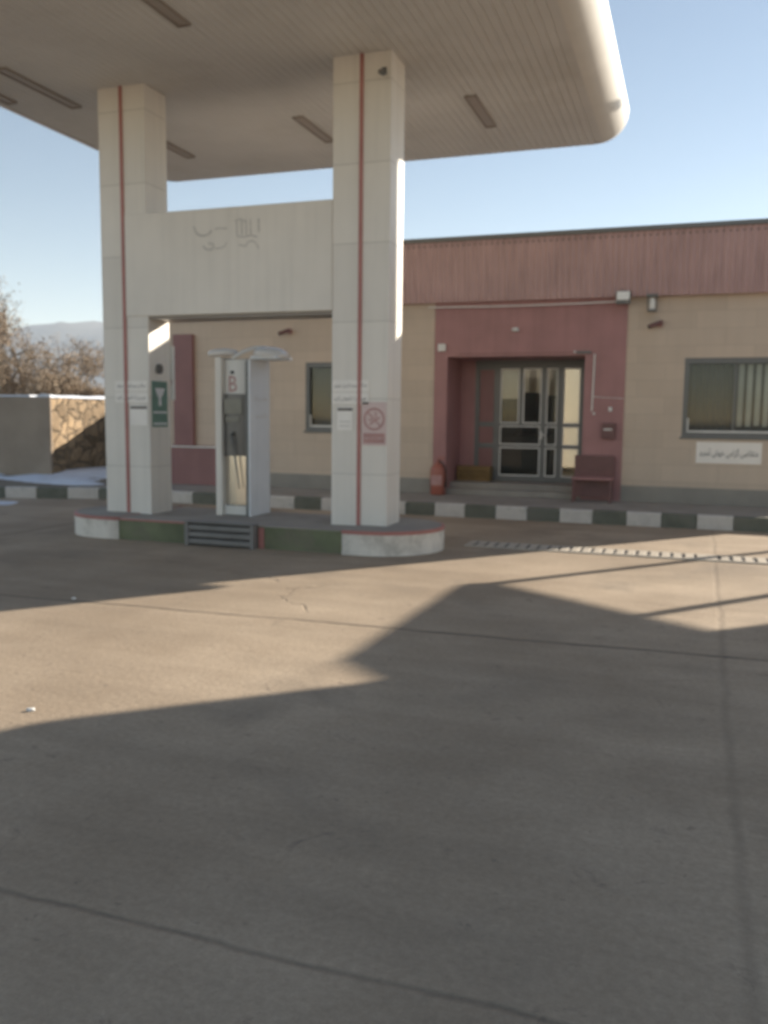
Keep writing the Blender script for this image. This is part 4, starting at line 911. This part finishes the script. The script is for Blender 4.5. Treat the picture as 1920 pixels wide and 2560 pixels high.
def tree(x, y, h, spread, seed, label, leafy=0.6, grp='bare trees behind the stone wall'):
    rnd = random.Random(seed); t = thing('tree', (x, y, 0.0), label, 'tree', grp)
    tr = MB(); cr = MB(); lf = MB()
    tips = []
    def grow(p, d, L_, r, lev):
        pts = [p]; q = p.copy(); dd = d.copy(); n = 4
        for i in range(n):
            dd = (dd+Vector((rnd.uniform(-1, 1), rnd.uniform(-1, 1), rnd.uniform(-.5, .7)))*0.16).normalized(); q = q+dd*L_/n; pts.append(q.copy())
        rr = [r*(1-0.45*i/n) for i in range(n+1)]
        (tr if lev < 2 else cr).tube(pts, rr, 7 if lev < 2 else (4 if lev < 4 else 3), False)
        if lev >= 3: tips.extend(pts[1:])
        if lev == 5: return
        k = (3, 4, 4, 4, 3)[lev]
        for c in range(k):
            s_ = pts[rnd.choice((2, 3, 4))] if c else pts[-1]
            ax = Vector((rnd.gauss(0, 1), rnd.gauss(0, 1), rnd.gauss(0, .6))).normalized()
            nd = (dd*0.75+ax*(0.75 if lev else 0.6)*spread+Vector((0, 0, 0.18))).normalized()
            grow(s_, nd, L_*rnd.uniform(0.6, 0.8), r*0.52, lev+1)
    grow(Vector((x, y, 0.0)), Vector((rnd.uniform(-.08, .08), 0, 1)).normalized(), h*0.36, h*0.028, 0)
    for p in tips:
        for _ in range(3):
            if rnd.random() < leafy:
                c = p+Vector((rnd.gauss(0, .13), rnd.gauss(0, .13), rnd.gauss(0, .13))); s_ = rnd.uniform(.03, .06)
                a = Vector((rnd.gauss(0, 1), rnd.gauss(0, 1), rnd.gauss(0, 1))).normalized(); b = a.cross(Vector((rnd.gauss(0, 1), rnd.gauss(0, 1), rnd.gauss(0, 1)))).normalized()
                lf.add([c-a*s_, c-b*s_*0.5, c+a*s_, c+b*s_*0.5], [(0, 1, 2, 3)])
    tr.build('trunk', M['bark'], t)
    crown = cr.build('crown', M['twig'], t)
    if lf.v: lf.build('leaves', M['leaf'], crown)
    return t
tree(-25.2, 28, 6.5, 1.15, 11, 'tallest greyish tree at the far left rising above all others behind the stone wall', 0.6)
tree(-24.0, 26.0, 4.4, 1.25, 5, 'wide brown leafy tree cut by the left picture edge, standing under the tallest tree', 1.0)
tree(-22.5, 26.0, 4.1, 1.2, 14, 'bushy brown tree second in the row from the left behind the stone wall', 1.0)
tree(-21.5, 26.3, 3.4, 1.2, 8, 'medium brown tree left of the smallest one behind the stone wall', 0.9)
tree(-20.6, 26.4, 2.8, 1.2, 41, 'smallest brown tree nearest to the left canopy pillar behind the stone wall', 0.8)
tree(-24.9, 30.0, 4.7, 1.1, 23, 'thin greyish tree showing between the brown ones farther behind the stone wall', 0.4)

# small scraps of litter on the forecourt
for (x, y, a, lab) in ((-3.28, 3.66, 0.4, 'tiny white paper scrap on the sunlit concrete by the left picture edge'), (-4.95, 6.08, 1.1, 'tiny pale scrap on the concrete where the building shadow ends at the left')):
    mb = MB(); vs = []
    for k in range(6):
        r_ = 0.024*(1+0.35*math.sin(k*2.3)); vs.append((x+r_*math.cos(a+k*PI/3), y+r_*0.7*math.sin(a+k*PI/3), 0.006+0.008*((k % 2))))
    low = [(p[0], p[1], 0.002) for p in vs]
    mb.add(vs+low, [tuple(range(6)), tuple(range(11, 5, -1))]+[(i, 6+i, 6+(i+1) % 6, (i+1) % 6) for i in range(6)])
    tag(mb.build('paper_scrap', M['white']), lab, 'litter')

# ================================================================== OFF-FRAME PLACES THAT CAST THE SHADOWS
sh = thing('side_canopy', (12, 18, 0), 'second raised forecourt roof on slim posts standing off to the right', 'canopy')
def sp(p, h=4.0):
    k = h/math.tan(EL); return (p[0]+k*math.sin(AZ), p[1]+k*math.cos(AZ))
poly = [(-3.35, -4.0), (16, -4.0), (16, 8.0), (1.6, 8.2), (0.68, 7.42), (0.23, 6.98), (-1.70, 8.22), (-1.92, 8.14), (-1.99, 5.30), (-1.58, 4.98), (-3.05, 3.62), (-3.25, 3.2)]
pp = [sp(p) for p in poly]
mb = MB(); mb.prism(pp, 4.0, 4.07); mb.build('roof', M['fascia'], sh)
mb = MB()
for p in ((-1.86, 8.02), (-0.30, 7.30), (15.4, 7.5), (-3.0, -3.6), (15.4, -3.6)):
    q = sp(p)
    if q[1] > 0: mb = MB(); mb.tube([(q[0], q[1], 0), (q[0], q[1], 4.01)], 0.065 if p[0] < 5 else 0.1, 12, True); mb.build('post', M['trim'], sh)
mst = thing('shade_mast', (2.92, 17.56+8.0, 0), 'unseen slim mast added behind the building to shade the right pillar side', 'mast')  # unseen mast, added to shade the near part of the pillar side
c0 = Vector((-3.38, 9.84)); T = 11.0
mx_, my_ = c0.x+T*math.sin(AZ), c0.y+T*math.cos(AZ)
mst.location = (mx_, my_, 0); WL[mst.name] = Vector((mx_, my_, 0))
mb = MB(); mb.tube([(mx_, my_, 0), (mx_, my_, 8.30)], [0.125, 0.118], 16); mb.build('pole', M['trim'], mst)
mb = MB(); mb.box(mx_-0.17, mx_+0.17, my_-0.15, my_+0.15, 8.30, 8.36, 0.01); mb.build('mast_cap', M['frame'], mst)

# ================================================================== HAZE
hz = MB(); hz.box(-3100, 3100, -500, 4100, -2.0, 245.0); hzo = hz.build('haze', M['white'], None, (0, 0, -2.0))
hm = D.materials.new('haze_air'); hm.use_nodes = True; nt = hm.node_tree; nt.nodes.clear()
o_ = N(nt, 'ShaderNodeOutputMaterial'); v_ = N(nt, 'ShaderNodeVolumePrincipled'); v_.inputs['Color'].default_value = (0.78, 0.88, 1.0, 1)
v_.inputs['Density'].default_value = 0.00026; v_.inputs['Anisotropy'].default_value = 0.1; nt.links.new(v_.outputs[0], o_.inputs['Volume'])
hzo.data.materials.clear(); hzo.data.materials.append(hm); tag(hzo, None, None, None, 'stuff')

# ================================================================== LIGHT, WORLD, CAMERA
sl = D.lights.new('sun', 'SUN'); sl.energy = 5.0; sl.angle = math.radians(0.45); sl.color = (1.0, 0.90, 0.76)
so = D.objects.new('sun', sl); COL.objects.link(so); so.rotation_euler = (-SUN).to_track_quat('-Z', 'Y').to_euler()
w = D.worlds.new('World'); scene.world = w; w.use_nodes = True; nt = w.node_tree
bg = nt.nodes['Background']; sky = nt.nodes.new('ShaderNodeTexSky'); sky.sky_type = 'NISHITA'; sky.sun_disc = False
sky.sun_elevation = EL; sky.sun_rotation = AZ; sky.altitude = 1500; sky.air_density = 1.0; sky.dust_density = 0.22; sky.ozone_density = 1.5
hs = nt.nodes.new('ShaderNodeHueSaturation'); hs.inputs['Saturation'].default_value = 1.04
mlt = nt.nodes.new('ShaderNodeMix'); mlt.data_type = 'RGBA'; mlt.blend_type = 'MULTIPLY'; mlt.inputs[0].default_value = 1.0; mlt.inputs[7].default_value = (1.20, 1.0, 0.835, 1)
nt.links.new(sky.outputs[0], hs.inputs['Color']); nt.links.new(hs.outputs[0], mlt.inputs[6]); nt.links.new(mlt.outputs[2], bg.inputs['Color'])
bg.inputs['Strength'].default_value = 0.073

cam = D.cameras.new('camera'); co = D.objects.new('camera', cam); COL.objects.link(co); scene.camera = co
cam.sensor_fit = 'HORIZONTAL'; cam.sensor_width = 36.0; cam.lens = 36.0*1881/1659; cam.clip_start = 0.05; cam.clip_end = 9000
yaw = math.radians(19.3); pitch = math.radians(-6.3); roll = math.radians(0.65)
fw = Vector((-math.sin(yaw)*math.cos(pitch), math.cos(yaw)*math.cos(pitch), math.sin(pitch))); rt = Vector((math.cos(yaw), math.sin(yaw), 0)); up = rt.cross(fw)
r2 = rt*math.cos(roll)+up*math.sin(roll); u2 = -rt*math.sin(roll)+up*math.cos(roll)
R = Matrix((r2, u2, -fw)).transposed()
co.matrix_world = Matrix.Translation((0, 0, 1.6)) @ R.to_4x4()
cam.dof.use_dof = True; cam.dof.focus_distance = 1.0; cam.dof.aperture_fstop = 9.0

vs_ = scene.view_settings; vs_.view_transform = 'Standard'; vs_.look = 'None'; vs_.gamma = 1.0; vs_.exposure = 1.3; vs_.use_curve_mapping = False
scene.cycles.max_bounces = 8; scene.cycles.diffuse_bounces = 4; scene.cycles.transparent_max_bounces = 12; scene.cycles.volume_bounces = 1
